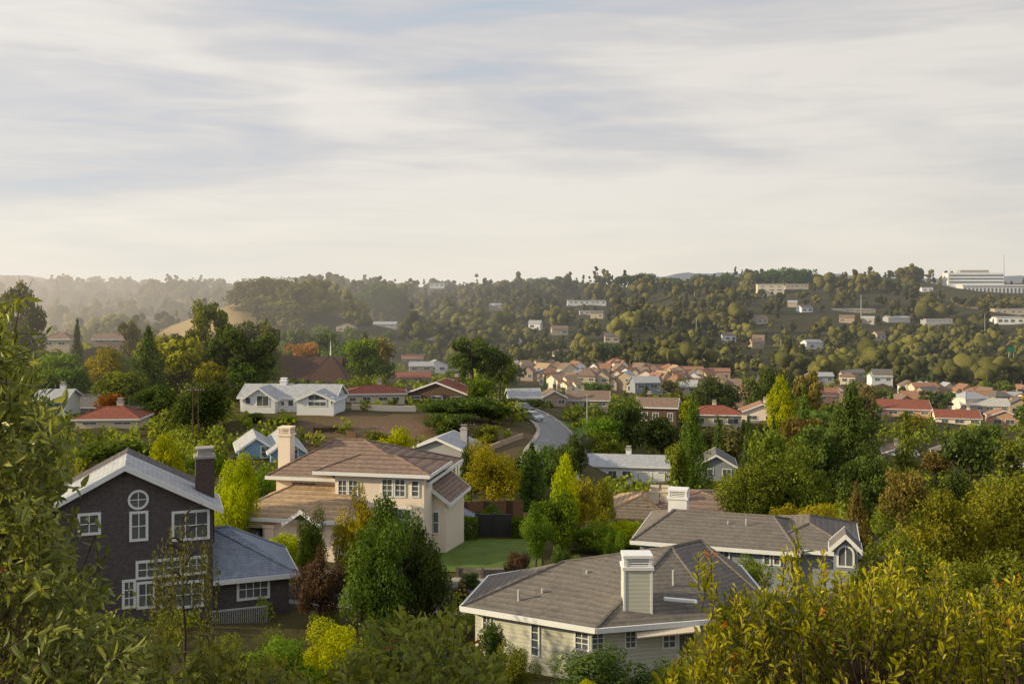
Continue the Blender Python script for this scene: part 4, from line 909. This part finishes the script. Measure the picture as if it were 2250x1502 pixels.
# distant woodland and low shrubs: one mass each
_bm=bmesh.new(); bmesh.ops.create_icosphere(_bm,subdivisions=2,radius=1); _bm.verts.ensure_lookup_table()
ICV=np.array([v.co[:] for v in _bm.verts]); ICF=np.array([[v.index for v in f.verts] for f in _bm.faces]); _bm.free()
def woods(name,n,pr,yr,hr,leaf,L_,label,m='far',low=False,asp=(.65,1.35),gold=.035,cat='woodland',kb=9):
    px=rng.uniform(*pr,n); Y=np.exp(rng.uniform(math.log(yr[0]),math.log(yr[1]),n)); x=(px-CX)/F*Y; z=g(x,Y)
    fld=np.sin(x*.021+1)*np.sin(Y*.017+.5)+.6*np.sin(x*.043+Y*.02)
    con=(rng.random(n)<(0 if low else .24)); tall=(rng.random(n)<(0 if low else .22))&~con
    h=rng.uniform(*hr,n)*np.where(rng.random(n)<.18,1.3,1)*np.where(rng.random(n)<.2,.6,1)*(1 if low else 1+.3*fld); h=np.minimum(h,hr[1]*1.3); w=h*rng.uniform(*asp,n)*np.where(con,.5,1)*np.where(tall,.65,1); h=h*np.where(con,1.2,1)*np.where(tall,1.2,1)
    top=HZ-(z+h)*F/Y; b=HZ-z*F/Y; hw=.4*w*F/Y; ok=np.ones(n,bool)
    for r in PROT:
        ok&=~((px+hw>r[0])&(px-hw<r[2])&(top<(r[3]-.3*(r[3]-r[1]) if low else r[3]))&(b>r[1])&(Y<r[4]+4))
    ok&=~((px>325)&(px<515)&(Y>480)&(Y<660)&(rng.random(n)<.9)); ok&=~((px>1700)&(px<1790)&(Y>900)&(Y<1000)&(rng.random(n)<.5))
    if not low: ok&=~((np.sin(x*.017+3)*np.sin(Y*.013+1)>.72)&(rng.random(n)<.75))           # clearings
    if low:
        for f in FOOT: ok&=((f[0]-x)**2+(f[1]-Y)**2>(f[2]+w*.3)**2)
        for q in R1P[::3]: ok&=((q[0]-x)**2+(q[1]-Y)**2>(4.2+w*.3)**2)
        ok&=~((Y>53.5)&(Y<63.8)&(x>-45)&(x<30)); ok&=~((px>950)&(px<1200)&(Y>60)&(Y<79)); ok&=~((px>480)&(px<760)&(Y>60)&(Y<68))
        ok&=~((px>640)&(px<1165)&(Y>127)&(Y<152)&(rng.random(n)<.8))
    x,Y,z,h,w,fld,con=[a[ok] for a in (x,Y,z,h,w,fld,con)]; n=len(x)
    bc=unit(n*kb).reshape(n,kb,3)*rng.random((n,kb,1))**.45
    tz=(bc[:,:,2:3]+1)*.5; bc[:,:,:2]*=np.where(con[:,None,None],1.25*(1.05-tz),1)                     # some taper like conifers
    bc=bc*np.stack([w*.38,w*.38,h*.37],1)[:,None,:]; bc[:,:,2]+=(h*(.45 if low else .5))[:,None]
    br=(w[:,None]*(rng.uniform(.14,.25,(n,kb)) if low else rng.uniform(.09,.22,(n,kb))))*np.where(con[:,None],.85,1); per=L_//kb
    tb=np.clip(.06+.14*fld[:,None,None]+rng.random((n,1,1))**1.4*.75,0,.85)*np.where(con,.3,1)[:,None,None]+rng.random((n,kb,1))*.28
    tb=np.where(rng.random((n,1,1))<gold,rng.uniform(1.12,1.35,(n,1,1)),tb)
    d=unit(n*kb*per).reshape(n,kb,per,3); B0=np.stack([x,Y,z],1)[:,None,None,:]+bc[:,:,None,:]
    pos=B0+d*br[:,:,None,None]*rng.uniform(.86,1.16,(n,kb,per,1))
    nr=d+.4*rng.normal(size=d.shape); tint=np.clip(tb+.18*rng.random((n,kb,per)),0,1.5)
    sz=(leaf*(Y/1000)**.5)[:,None,None]*np.ones((n,kb,per))
    V=cards(pos.reshape(-1,3),nr.reshape(-1,3),sz.ravel(),.8)
    if low: me=np_mesh(name,V,4,LM[m],np.repeat(tint.ravel(),4))
    else:                                                    # solid lumpy leaf clumps under the loose leaves
        nv=len(ICV); VT=B0+ICV[None,None]*br[:,:,None,None]*(.72+.5*rng.random((n,kb,nv,1))); fi=(np.arange(n*kb)[:,None,None]*nv+ICF[None]).reshape(-1,3)
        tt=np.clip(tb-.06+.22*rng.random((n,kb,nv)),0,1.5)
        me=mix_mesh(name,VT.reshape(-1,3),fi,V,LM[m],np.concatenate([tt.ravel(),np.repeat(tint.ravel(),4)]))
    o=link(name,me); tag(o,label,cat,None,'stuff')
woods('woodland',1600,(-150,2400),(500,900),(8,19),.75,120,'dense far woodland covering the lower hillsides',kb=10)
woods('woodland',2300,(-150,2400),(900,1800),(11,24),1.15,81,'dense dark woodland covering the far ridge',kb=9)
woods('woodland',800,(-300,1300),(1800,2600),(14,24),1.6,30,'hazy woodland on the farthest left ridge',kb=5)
woods('shrubbery',460,(-150,2400),(43,112),(.9,2.4),.34,216,'low garden shrubs filling the near plots between the houses','low',True,(.9,1.5),.12,'shrubs')
woods('shrubbery',4200,(-150,2400),(108,560),(1.5,4.),.64,54,'low shrubs and small trees covering the middle slopes between the houses','low',True,(.9,1.6),.07,'shrubs')

# ------------------------------------------------------------------ garden, walls, fences, street furniture
def sheet(name,pts,z,m):
    mb=MB(); a,b,c,d=[Vector(p) for p in pts]; k=8
    gp=[[a.lerp(b,i/k).lerp(d.lerp(c,i/k),j/k) for i in range(k+1)] for j in range(k+1)]
    gp=[[Vector((p.x,p.y,G(p.x,p.y)+z)) for p in r] for r in gp]
    for j in range(k):
        for i in range(k): mb.poly([gp[j][i],gp[j][i+1],gp[j+1][i+1],gp[j+1][i]])
    return tag(mb.build(name,m),kind='structure')
LAWN=basic('lawn_grass',(.13,.19,.030),(.075,.12,.020),.9,bump=.5)
sheet('lawn',[((960-CX)/F*64.5,64.5),((1190-CX)/F*64.5,64.5),((1190-CX)/F*76.5,76.5),((960-CX)/F*76.5,76.5)],.06,LAWN)
sheet('driveway',[((500-CX)/F*61,61.6),((740-CX)/F*61,61.6),((640-CX)/F*66,66.5),((515-CX)/F*66,66.5)],.05,PAVE)
sheet('lawn',[((1243-CX)/F*165,165),((1275-CX)/F*165,165),((1290-CX)/F*182,182),((1228-CX)/F*182,182)],.12,LAWN)
def wall_line(name,pts,hh,th,m,label,cat):
    o=empty(name,pts[0]); tag(o,label,cat); q=Vector(pts[0])
    for i,(a,b) in enumerate(zip(pts,pts[1:])):
        a=Vector(a)-q;b=Vector(b)-q; d=Vector((b.x-a.x,b.y-a.y,0)).normalized(); n=Vector((-d.y,d.x,0))*th; dn=Vector((0,0,-1.))
        MB().prism([a+dn,b+dn,b+Vector((0,0,hh)),a+Vector((0,0,hh))],n).build('panel',m,o)
        MB().box(-.09,.09,-.09,.09,-1,hh+.12).build('post',m,o,a)
    return o
def gp_(px,Y): x=(px-CX)/F*Y; return (x,Y,G(x,Y))
wall_line('retaining_wall',[gp_(1005,62.6),gp_(1060,62.4),gp_(1115,62.6)],.75,.35,W['stone'],'low grey stone retaining wall between lawn and street','wall')
wall_line('garden_gate',[gp_(1047,78),gp_(1086,78),gp_(1124,78)],1.75,.08,W['dkmetal'],'dark double garden gate between the clipped hedges','gate')
wall_line('wood_fence',[gp_(1010,84),gp_(1060,84),gp_(1110,84),gp_(1150,84)],2.1,.08,W['wood'],'tall brown wooden fence behind the garden gate','fence')
wall_line('wood_fence',[gp_(1070,158),gp_(1100,157),gp_(1128,160),gp_(1134,168)],1.7,.1,W['wood'],'red brown wooden fence at the top of the slope beside the road','fence')
wall_line('retaining_wall',[gp_(774,158),gp_(850,157),gp_(914,158)],.9,.3,W['pink'],'long pale pink retaining wall below the red roofed house','wall')
wall_line('retaining_wall',[gp_(1062,131),gp_(1105,136),gp_(1150,143)],.7,.3,W['tan'],'tan curved retaining wall left of the road','wall')
wall_line('wood_fence',[gp_(285,147),gp_(340,147),gp_(395,148)],1.5,.1,W['wood'],'dark brown fence right of the red tile roof at left','fence')
wall_line('slope_barrier',[gp_(690,139),gp_(740,140),gp_(782,137)],.6,.1,W['wood'],'low timber barrier lying across the bare slope','fence')
# garden shed
h=H('shed',1012,1152,82,0,'small garden shed with pale pitched roof left of the gate','shed'); h.walls(-1.,1.,0,1.6,-1.5,.45,W['bluegrey'],'y',.5); h.gable(-1.,1.,0,1.6,.45,.5,RF['blue'],'y',.2)
# poles and lamps
def pole(px,top,Y,label,arms=2,r=.13,m=None,group=None):
    x,y,z=gp_(px,Y); hh=-(top-HZ)/F*Y-z; o=empty('utility_pole',(x,y,z)); tag(o,label,'pole',group); m=m or W['wood']
    MB().tube((0,0,-1),(0,0,hh),r,r*.65,8).build('shaft',m,o)
    for k in range(arms):
        zz=hh-.4-k*.9; ar=MB().box(-.8,.8,-.06,.06,zz,zz+.12).build('crossarm',m,o)
        for xx in (-.7,-.3,.3,.7): MB().tube((xx,0,zz+.121),(xx,0,zz+.3),.04,.03,6).build('insulator',W['metal'],ar)
pole(424,852,128,'left slender utility pole of the pair above the dark house',1,.1,W['wood']); pole(436,852,133,'right slender utility pole of the pair above the dark house',1,.09,W['wood'])
pole(1028,928,112,'brown wooden utility pole on the bare slope',1,.12); pole(1470,870,240,'wooden utility pole behind the brown balcony house',2)
pole(1892,648,1000,'tall pale lattice pole halfway up the right hill',2,.5,W['metal'])
for px,top,Y in ((1526,640,1250),(1380,655,1100),(2164,690,900),(1500,645,1300),(1225,680,900),(1716,745,700),(1530,700,800)):
    pole(px,top,Y,'pale far pole among the trees of the hillside',0,.3,W['metal'],'pale far poles on the hillside')
def lamp(px,top,Y,dirx,label):
    x,y,z=gp_(px,Y); hh=-(top-HZ)/F*Y-z; o=empty('street_lamp',(x,y,z)); tag(o,label,'street lamp')
    MB().tube((0,0,-.5),(0,0,hh-.3),.12,.07,8).tube((0,0,hh-.3),(dirx*.8,0,hh),.06,.05,6).tube((dirx*.8,0,hh),(dirx*1.7,0,hh+.05),.05,.04,6).build('mast',W['metal'],o)
    MB().prism([(dirx*1.6,-.15,hh),(dirx*2.3,-.12,hh+.02),(dirx*2.3,.12,hh+.02),(dirx*1.6,.15,hh)],(0,0,.16)).build('lamp_head',W['metal'],o)
lamp(1290,862,168,-1,'street lamp standing by the bend of the road'); lamp(1466,858,235,-1,'street lamp left of the palm')
# highway sign
SG=basic('sign_green',(.01,.22,.11),(.01,.2,.1),1)
x,y,z=gp_(2222,640); zz=P(0,768,640).z-z; o=empty('road_sign',(x,y,z)); tag(o,'green highway sign on a post at the far right','sign')
MB().box(-2.2,2.2,-.08,.08,zz-1.5,zz+1.7).build('panel',SG,o); MB().tube((-1.6,.2,-1),(-1.6,.2,zz+1.5),.15,.15,6).build('post',W['metal'],o); MB().tube((1.6,.2,-1),(1.6,.2,zz+1.5),.15,.15,6).build('post',W['metal'],o)
# cars
def paint(n,c): return basic(n,c,tuple(v*.97 for v in c),1,rough=.25,spec=.6,bump=0)
LRED=mat('tail_light',lambda nt:(lambda p:p.outputs[0])(N(nt,'ShaderNodeBsdfPrincipled',Roughness=.2,Base_Color=(.7,.02,.02,1),Emission_Color=(1,.03,.03,1),Emission_Strength=1.2)))
RUB=basic('rubber',(.02,.02,.02),None,5)
def car(pos,rz,m,label,suv=0):
    o=empty('parked_car',pos,R(rz)); tag(o,label,'car'); k=.22*suv
    mb=MB(); prof=[(-2.2,.35),(-2.25,.6),(-2.15,.85+k*.5),(-1.5,.92+k*.5),(1.3,.95+k*.5),(2.1,.80+k*.5),(2.25,.55),(2.2,.3)]
    mb.prism([(a,-.88,b) for a,b in prof],(0,1.76,0)); zb=.93+k*.5; zt=1.45+k
    lo_=[(-1.75-.3*suv,-.84,zb),(1.15,-.84,zb),(1.15,.84,zb),(-1.75-.3*suv,.84,zb)]; hi=[(-1.05-.6*suv,-.66,zt),(.35,-.66,zt),(.35,.66,zt),(-1.05-.6*suv,.66,zt)]
    for i in range(4): j=(i+1)%4; mb.poly([lo_[i],lo_[j],hi[j],hi[i]])
    mb.poly(hi); mb.build('body',m,o)
    for i,nm in ((0,'side_window'),(1,'windscreen'),(2,'side_window'),(3,'rear_window')):
        j=(i+1)%4; a,b,c,d=[Vector(v) for v in (lo_[i],lo_[j],hi[j],hi[i])]; ce=(a+b+c+d)/4; n=(b-a).cross(d-a).normalized()*.012
        MB().poly([ce+(v-ce)*.86+n for v in (a,b,c,d)]).build(nm,GLASS,o)
    for xx in (-1.4,1.4):
        for yy in (-.9,.7):
            w=MB().tube((xx,yy,.33),(xx,yy+.2,.33),.33,.33,14).build('wheel',RUB,o); MB().tube((xx,yy-.005,.33),(xx,yy+.205,.33),.19,.19,10).build('rim',W['metal'],w)
    for yy in (-.66,.66):
        MB().box(2.16,2.27,yy-.16,yy+.16,.6,.74).build('headlight',W['trim'],o); MB().box(-2.27,-2.16,yy-.17,yy+.17,.68,.86+k*.4).build('taillight',LRED,o)
x,y,z=gp_(1172,168); car((x,y,z+.17),-62,paint('silver_paint',(.40,.42,.46)),'silver car parked at the kerb on the road bend')
x,y,z=gp_(1152,180); car((x,y,z+.17),-50,paint('dark_paint',(.03,.035,.05)),'dark car parked behind the silver car on the bend',1)
x,y,z=gp_(552,67.3); car((x,y,z+.1),90,paint('black_paint',(.012,.012,.014)),'dark car with red tail lights inside the open garage',1)

# ------------------------------------------------------------------ foreground shrubs
def near_shrub(label,tips,dirs,base,leaf,lw,ln_tw,nl,ang,m,barkm,main=20,fold=.25,tintf=None,name='shrub',obov=False,wild=.2):
    tips=np.asarray(tips); n=len(tips); dirs=nz(np.asarray(dirs)); o=empty(name,tuple(base)); tag(o,label,'shrub'); base=np.array(base)
    bend=rng.normal(size=(n,3))*.15; t=np.linspace(0.02,1,nl)[None,:,None]; Lt=rng.uniform(.7,1.3,(n,1,1))*ln_tw
    p=tips[:,None,:]-dirs[:,None,:]*Lt*(1-t)+bend[:,None,:]*Lt*(1-t)**2; p=p+rng.normal(size=p.shape)*.004
    D=np.repeat(dirs[:,None,:],nl,1).reshape(-1,3); a0=nz(np.cross(D,np.array([.3,.9,.2]))); b0=np.cross(D,a0)
    ph=(np.arange(nl)[None,:]*2.4+rng.uniform(0,6.28,(n,1))+rng.normal(size=(n,nl))*.35).reshape(-1,1); rad=a0*np.cos(ph)+b0*np.sin(ph)
    aa=(R(ang)*(1.25-.65*np.repeat(t[...,0],n,0))+rng.normal(size=(n,nl))*.2).reshape(-1,1); ax=nz(D*np.cos(aa)+rad*np.sin(aa)+wild*rng.normal(size=D.shape)); pp=p.reshape(-1,3)
    s=nz(np.cross(ax,D)+(.25+wild)*rng.normal(size=ax.shape)); s=nz(s-ax*np.sum(s*ax,1,keepdims=True)); nn=np.cross(s,ax); ll=leaf*rng.uniform(.6,1.2,(len(pp),1))*np.clip(np.repeat(1.1-.45*t[...,0]**3,n,0).reshape(-1,1),.5,1.1); wv=ll*lw
    k1,k2,w1,w2=(.4,.75,.75,1.) if obov else (.3,.68,1.,.8)
    cur=nn*ll*-.10
    B=pp;T=pp+ax*ll+cur*1.5; l1=pp+ax*ll*k1+s*wv*w1+nn*wv*fold; l2=pp+ax*ll*k2+s*wv*w2+nn*wv*fold+cur*.6; q1=pp+ax*ll*k1-s*wv*w1+nn*wv*fold; q2=pp+ax*ll*k2-s*wv*w2+nn*wv*fold+cur*.6
    V=np.stack([B,l1,l2,T,T,q2,q1,B],1).reshape(-1,3)-base
    tint=(rng.random((n,1))*.5+rng.random((n,nl))*.5)
    if tintf: tint=tintf(tint,n,nl)
    link('leaves',np_mesh('leaves',V,4,m,np.repeat(tint.reshape(-1),8)),o)
    mb=MB(); mi=rng.choice(n,min(main,n),replace=False); me_=tips[mi]-dirs[mi]*ln_tw*1.5-np.array([0,0,.18])
    for e in me_:
        mid=(base+e)/2+rng.normal(size=3)*.1; mb.tube(Vector(base)-Vector(base),Vector(mid-base),.02,.012,6,False); mb.tube(Vector(mid-base),Vector(e-base),.012,.005,6,False)
    for i in range(n):
        st=p[i,0]; dd=np.linalg.norm(me_-st,axis=1); j=np.argmin(dd); e=me_[j]+(base-me_[j])*random.uniform(0,.35); q=p[i]
        if dd[j]<.32: mb.tube(Vector(e-base),Vector(st-base),.0035,.0028,4,False)
        for a,b in ((0,nl//2),(nl//2,nl-1)): mb.tube(Vector(q[a]-base),Vector(q[b]-base),.0028,.0016,4,False)
    mb.build('branches',barkm,o); return o
def redtip(th,pr,gr=0):
    def f(t,n,nl):
        k=np.arange(nl)[None,:]/nl; r=(rng.random((n,1))<pr)&(k>th); b=np.clip(t*.75+.3*k,0,1)
        if gr: b=b*np.where(rng.random((n,1))<gr,.3,1)
        return np.where(r,rng.uniform(1.25,1.6,(n,nl)),b)
    return f
NL=leafmat('laurel_leaf',(.034,.052,.013),(.108,.124,.030),.34,.1,(.26,.09,.04),k=2.1,spec=.35,rough=.42,near=True,sat=1.)
NR=leafmat('golden_leaf',(.036,.054,.007),(.230,.208,.014),.45,.1,(.48,.15,.035),k=1.85,spec=.3,near=True)
NC=leafmat('dull_leaf',(.032,.045,.010),(.112,.114,.022),.32,.1,(.26,.09,.035),k=1.9,spec=.3,near=True)
TWIG=basic('twig',(.12,.08,.055),(.065,.045,.033),10)
# left laurel
pb=([690,740,800,850,900,960,1040,1120,1200,1280,1360,1440,1560],[8,28,66,106,138,156,150,115,155,220,285,350,440])
def mk_left(n,y0,y1,infl):
    T=[];Dv=[]
    while len(T)<n:
        py=random.uniform(700,1560) ; lim=np.interp(py,*pb)*infl; px=random.uniform(-160,lim); Y=random.uniform(y0,y1); v=P(px,py,Y)
        if px>lim-25 and random.random()<.3: continue
        T.append(tuple(v)); Dv.append((random.uniform(-.5,.9)+.35*(px>lim-70),random.uniform(-.6,.3),random.uniform(-.25,.9)))
    return T,Dv
T,Dv=mk_left(950,3.6,4.9,1.); near_shrub('large green laurel shrub filling the left edge close to the camera',T,Dv,(-2.6,4.4,G(-2.6,4.4)),.058,.17,.21,16,58,NL,TWIG,18,tintf=redtip(.8,.03),wild=.35)
T,Dv=mk_left(480,5.0,6.2,.9); near_shrub('darker laurel shrub behind the large one at the left edge',T,Dv,(-3.3,5.7,G(-3.3,5.7)),.085,.18,.32,15,58,NL,TWIG,14,tintf=redtip(.8,.02),wild=.35)
# right golden shrub
tb=([1380,1440,1490,1540,1600,1660,1720,1800,1880,1950,2020,2090,2150,2250,2400],[1580,1510,1450,1390,1325,1300,1280,1275,1285,1265,1280,1285,1320,1295,1285])
def mk_right(n,y0,y1,dy):
    T=[];Dv=[]
    while len(T)<n:
        px=random.uniform(1400,2400); tp=np.interp(px,*tb)+dy+random.choice((0,0,40,-30,15)); py=tp+(1590-tp)*random.random()**1.3
        T.append(tuple(P(px,py,random.uniform(y0,y1)))); Dv.append((random.uniform(-.5,.5),random.uniform(-.4,.3),1))
    return T,Dv
T,Dv=mk_right(1200,3.7,5.1,0)
for px,py in ((1548,1195),(1566,1235),(1610,1262),(1757,1152),(1742,1190),(1800,1215),(1690,1262),(1860,1235),(1965,1178),(1985,1215),(2072,1225),(2098,1250),(1655,1285),(1905,1240),(2240,1235),(2180,1275)):
    for _ in range(3): T.append(tuple(P(px+random.uniform(-16,16),py+random.uniform(0,60),4.2+random.uniform(-.3,.3)))); Dv.append((random.uniform(-.2,.2),0,1))
near_shrub('golden green shrub with red shoot tips at the lower right foreground',T,Dv,(1.7,4.3,G(1.7,4.3)),.046,.17,.165,15,46,NR,TWIG,24,tintf=redtip(.74,.11,.32),obov=True)
T,Dv=mk_right(380,5.2,6.3,35); near_shrub('olive shrub behind the golden shrub at lower right',T,Dv,(2.4,5.7,G(2.4,5.7)),.064,.19,.25,15,48,NC,TWIG,16,tintf=redtip(.8,.06),obov=True)
# bottom centre shrubs
def mk_c(n,xs,tops,y0,y1):
    T=[];Dv=[]
    for _ in range(n):
        px=random.uniform(xs[0],xs[-1]); py=random.uniform(np.interp(px,xs,tops),1600); T.append(tuple(P(px,py,random.uniform(y0,y1)))); Dv.append((random.uniform(-.7,.7),random.uniform(-.5,.3),random.uniform(.4,1)))
    return T,Dv
T,Dv=mk_c(230,[740,800,880,950,1010,1060,1110],[1480,1370,1340,1330,1350,1400,1500],4.2,5.2); near_shrub('dull green shrub with reddish tips at the bottom centre',T,Dv,(-.75,4.7,G(-.75,4.7)),.064,.19,.22,13,52,NC,TWIG,12,tintf=redtip(.78,.09),obov=True,wild=.3)
T,Dv=mk_c(260,[250,330,400,480,560,640,720],[1400,1400,1385,1400,1440,1450,1520],4.4,5.6); near_shrub('dark leafy shrub at the bottom left of centre',T,Dv,(-1.9,5.,G(-1.9,5.)),.064,.18,.25,13,52,NC,TWIG,12,tintf=redtip(.8,.05),wild=.3)

# ------------------------------------------------------------------ light, sky, camera
EL,AZ=19,-99
sv=Vector((math.sin(R(AZ))*math.cos(R(EL)),math.cos(R(AZ))*math.cos(R(EL)),math.sin(R(EL))))
sd=bpy.data.lights.new('sun','SUN'); sd.energy=5.0; sd.angle=R(.6); sd.color=(1,.82,.49); so=link('sun',sd); so.rotation_euler=sv.to_track_quat('Z','Y').to_euler(); so.location=(-40,20,40)
wd=bpy.data.worlds.new('World'); S.world=wd; wd.use_nodes=True; nt=wd.node_tree; nt.nodes.clear()
out=N(nt,'ShaderNodeOutputWorld'); sky=N(nt,'ShaderNodeTexSky',{'sky_type':'NISHITA','sun_disc':False,'sun_elevation':R(EL),'sun_rotation':R(AZ)}); b1=N(nt,'ShaderNodeBackground',Strength=.12); L(nt,sky.outputs[0],b1.inputs[0])
tc=N(nt,'ShaderNodeTexCoord'); sx=N(nt,'ShaderNodeSeparateXYZ'); L(nt,tc.outputs['Generated'],sx.inputs[0])
def nzt(scale,rot,sc,det,dist,rg=.5):
    mp=N(nt,'ShaderNodeMapping'); mp.inputs['Scale'].default_value=scale; mp.inputs['Rotation'].default_value=rot; L(nt,tc.outputs['Generated'],mp.inputs[0])
    n=N(nt,'ShaderNodeTexNoise',Scale=sc,Detail=det,Roughness=rg,Distortion=dist); L(nt,mp.outputs[0],n.inputs['Vector']); return n.outputs[0]
n1=nzt((1.1,.9,5.6),(0,R(4),0),1.4,5.,.35,.50); n2=nzt((3.0,2,24),(0,R(-4),0),1.8,7.,.9,.55)
cv=M2(nt,'ADD',M2(nt,'MULTIPLY',n1,.78),M2(nt,'MULTIPLY',n2,.22))
rp=N(nt,'ShaderNodeValToRGB'); L(nt,cv,rp.inputs[0]); e=rp.color_ramp.elements
e[0].position=.36; e[0].color=(.41,.55,.66,1); e[1].position=.62; e[1].color=(.82,.775,.715,1)
for p_,c_ in ((.41,(.50,.56,.62)),(.46,(.56,.575,.615)),(.52,(.66,.64,.63)),(.57,(.75,.715,.675))):
    el=e.new(p_); el.color=(*c_,1)
hm=N(nt,'ShaderNodeMapRange',{'interpolation_type':'SMOOTHSTEP'}); L(nt,sx.outputs[2],hm.inputs[0]); hm.inputs[1].default_value=-.01; hm.inputs[2].default_value=.15; hm.inputs[3].default_value=.82; hm.inputs[4].default_value=0
c=MIX(nt,hm.outputs[0],rp.outputs[0],(.86,.80,.69))
lm=N(nt,'ShaderNodeMapRange'); L(nt,sx.outputs[0],lm.inputs[0]); lm.inputs[1].default_value=-.5; lm.inputs[2].default_value=.5; lm.inputs[3].default_value=1.12; lm.inputs[4].default_value=.97
b2=N(nt,'ShaderNodeBackground'); L(nt,c,b2.inputs[0]); L(nt,lm.outputs[0],b2.inputs[1])
mx=N(nt,'ShaderNodeMixShader'); mx.inputs[0].default_value=.93; L(nt,b1.outputs[0],mx.inputs[1]); L(nt,b2.outputs[0],mx.inputs[2]); L(nt,mx.outputs[0],out.inputs[0])
cd=bpy.data.cameras.new('camera'); cd.lens=35; cd.sensor_width=36; cd.sensor_fit='HORIZONTAL'; cd.shift_y=-111/2250; cd.clip_start=.1; cd.clip_end=20000
co=link('camera',cd); co.rotation_euler=(R(90),0,0); S.camera=co
S.view_settings.view_transform='Standard'; S.view_settings.look='None'; S.view_settings.exposure=0
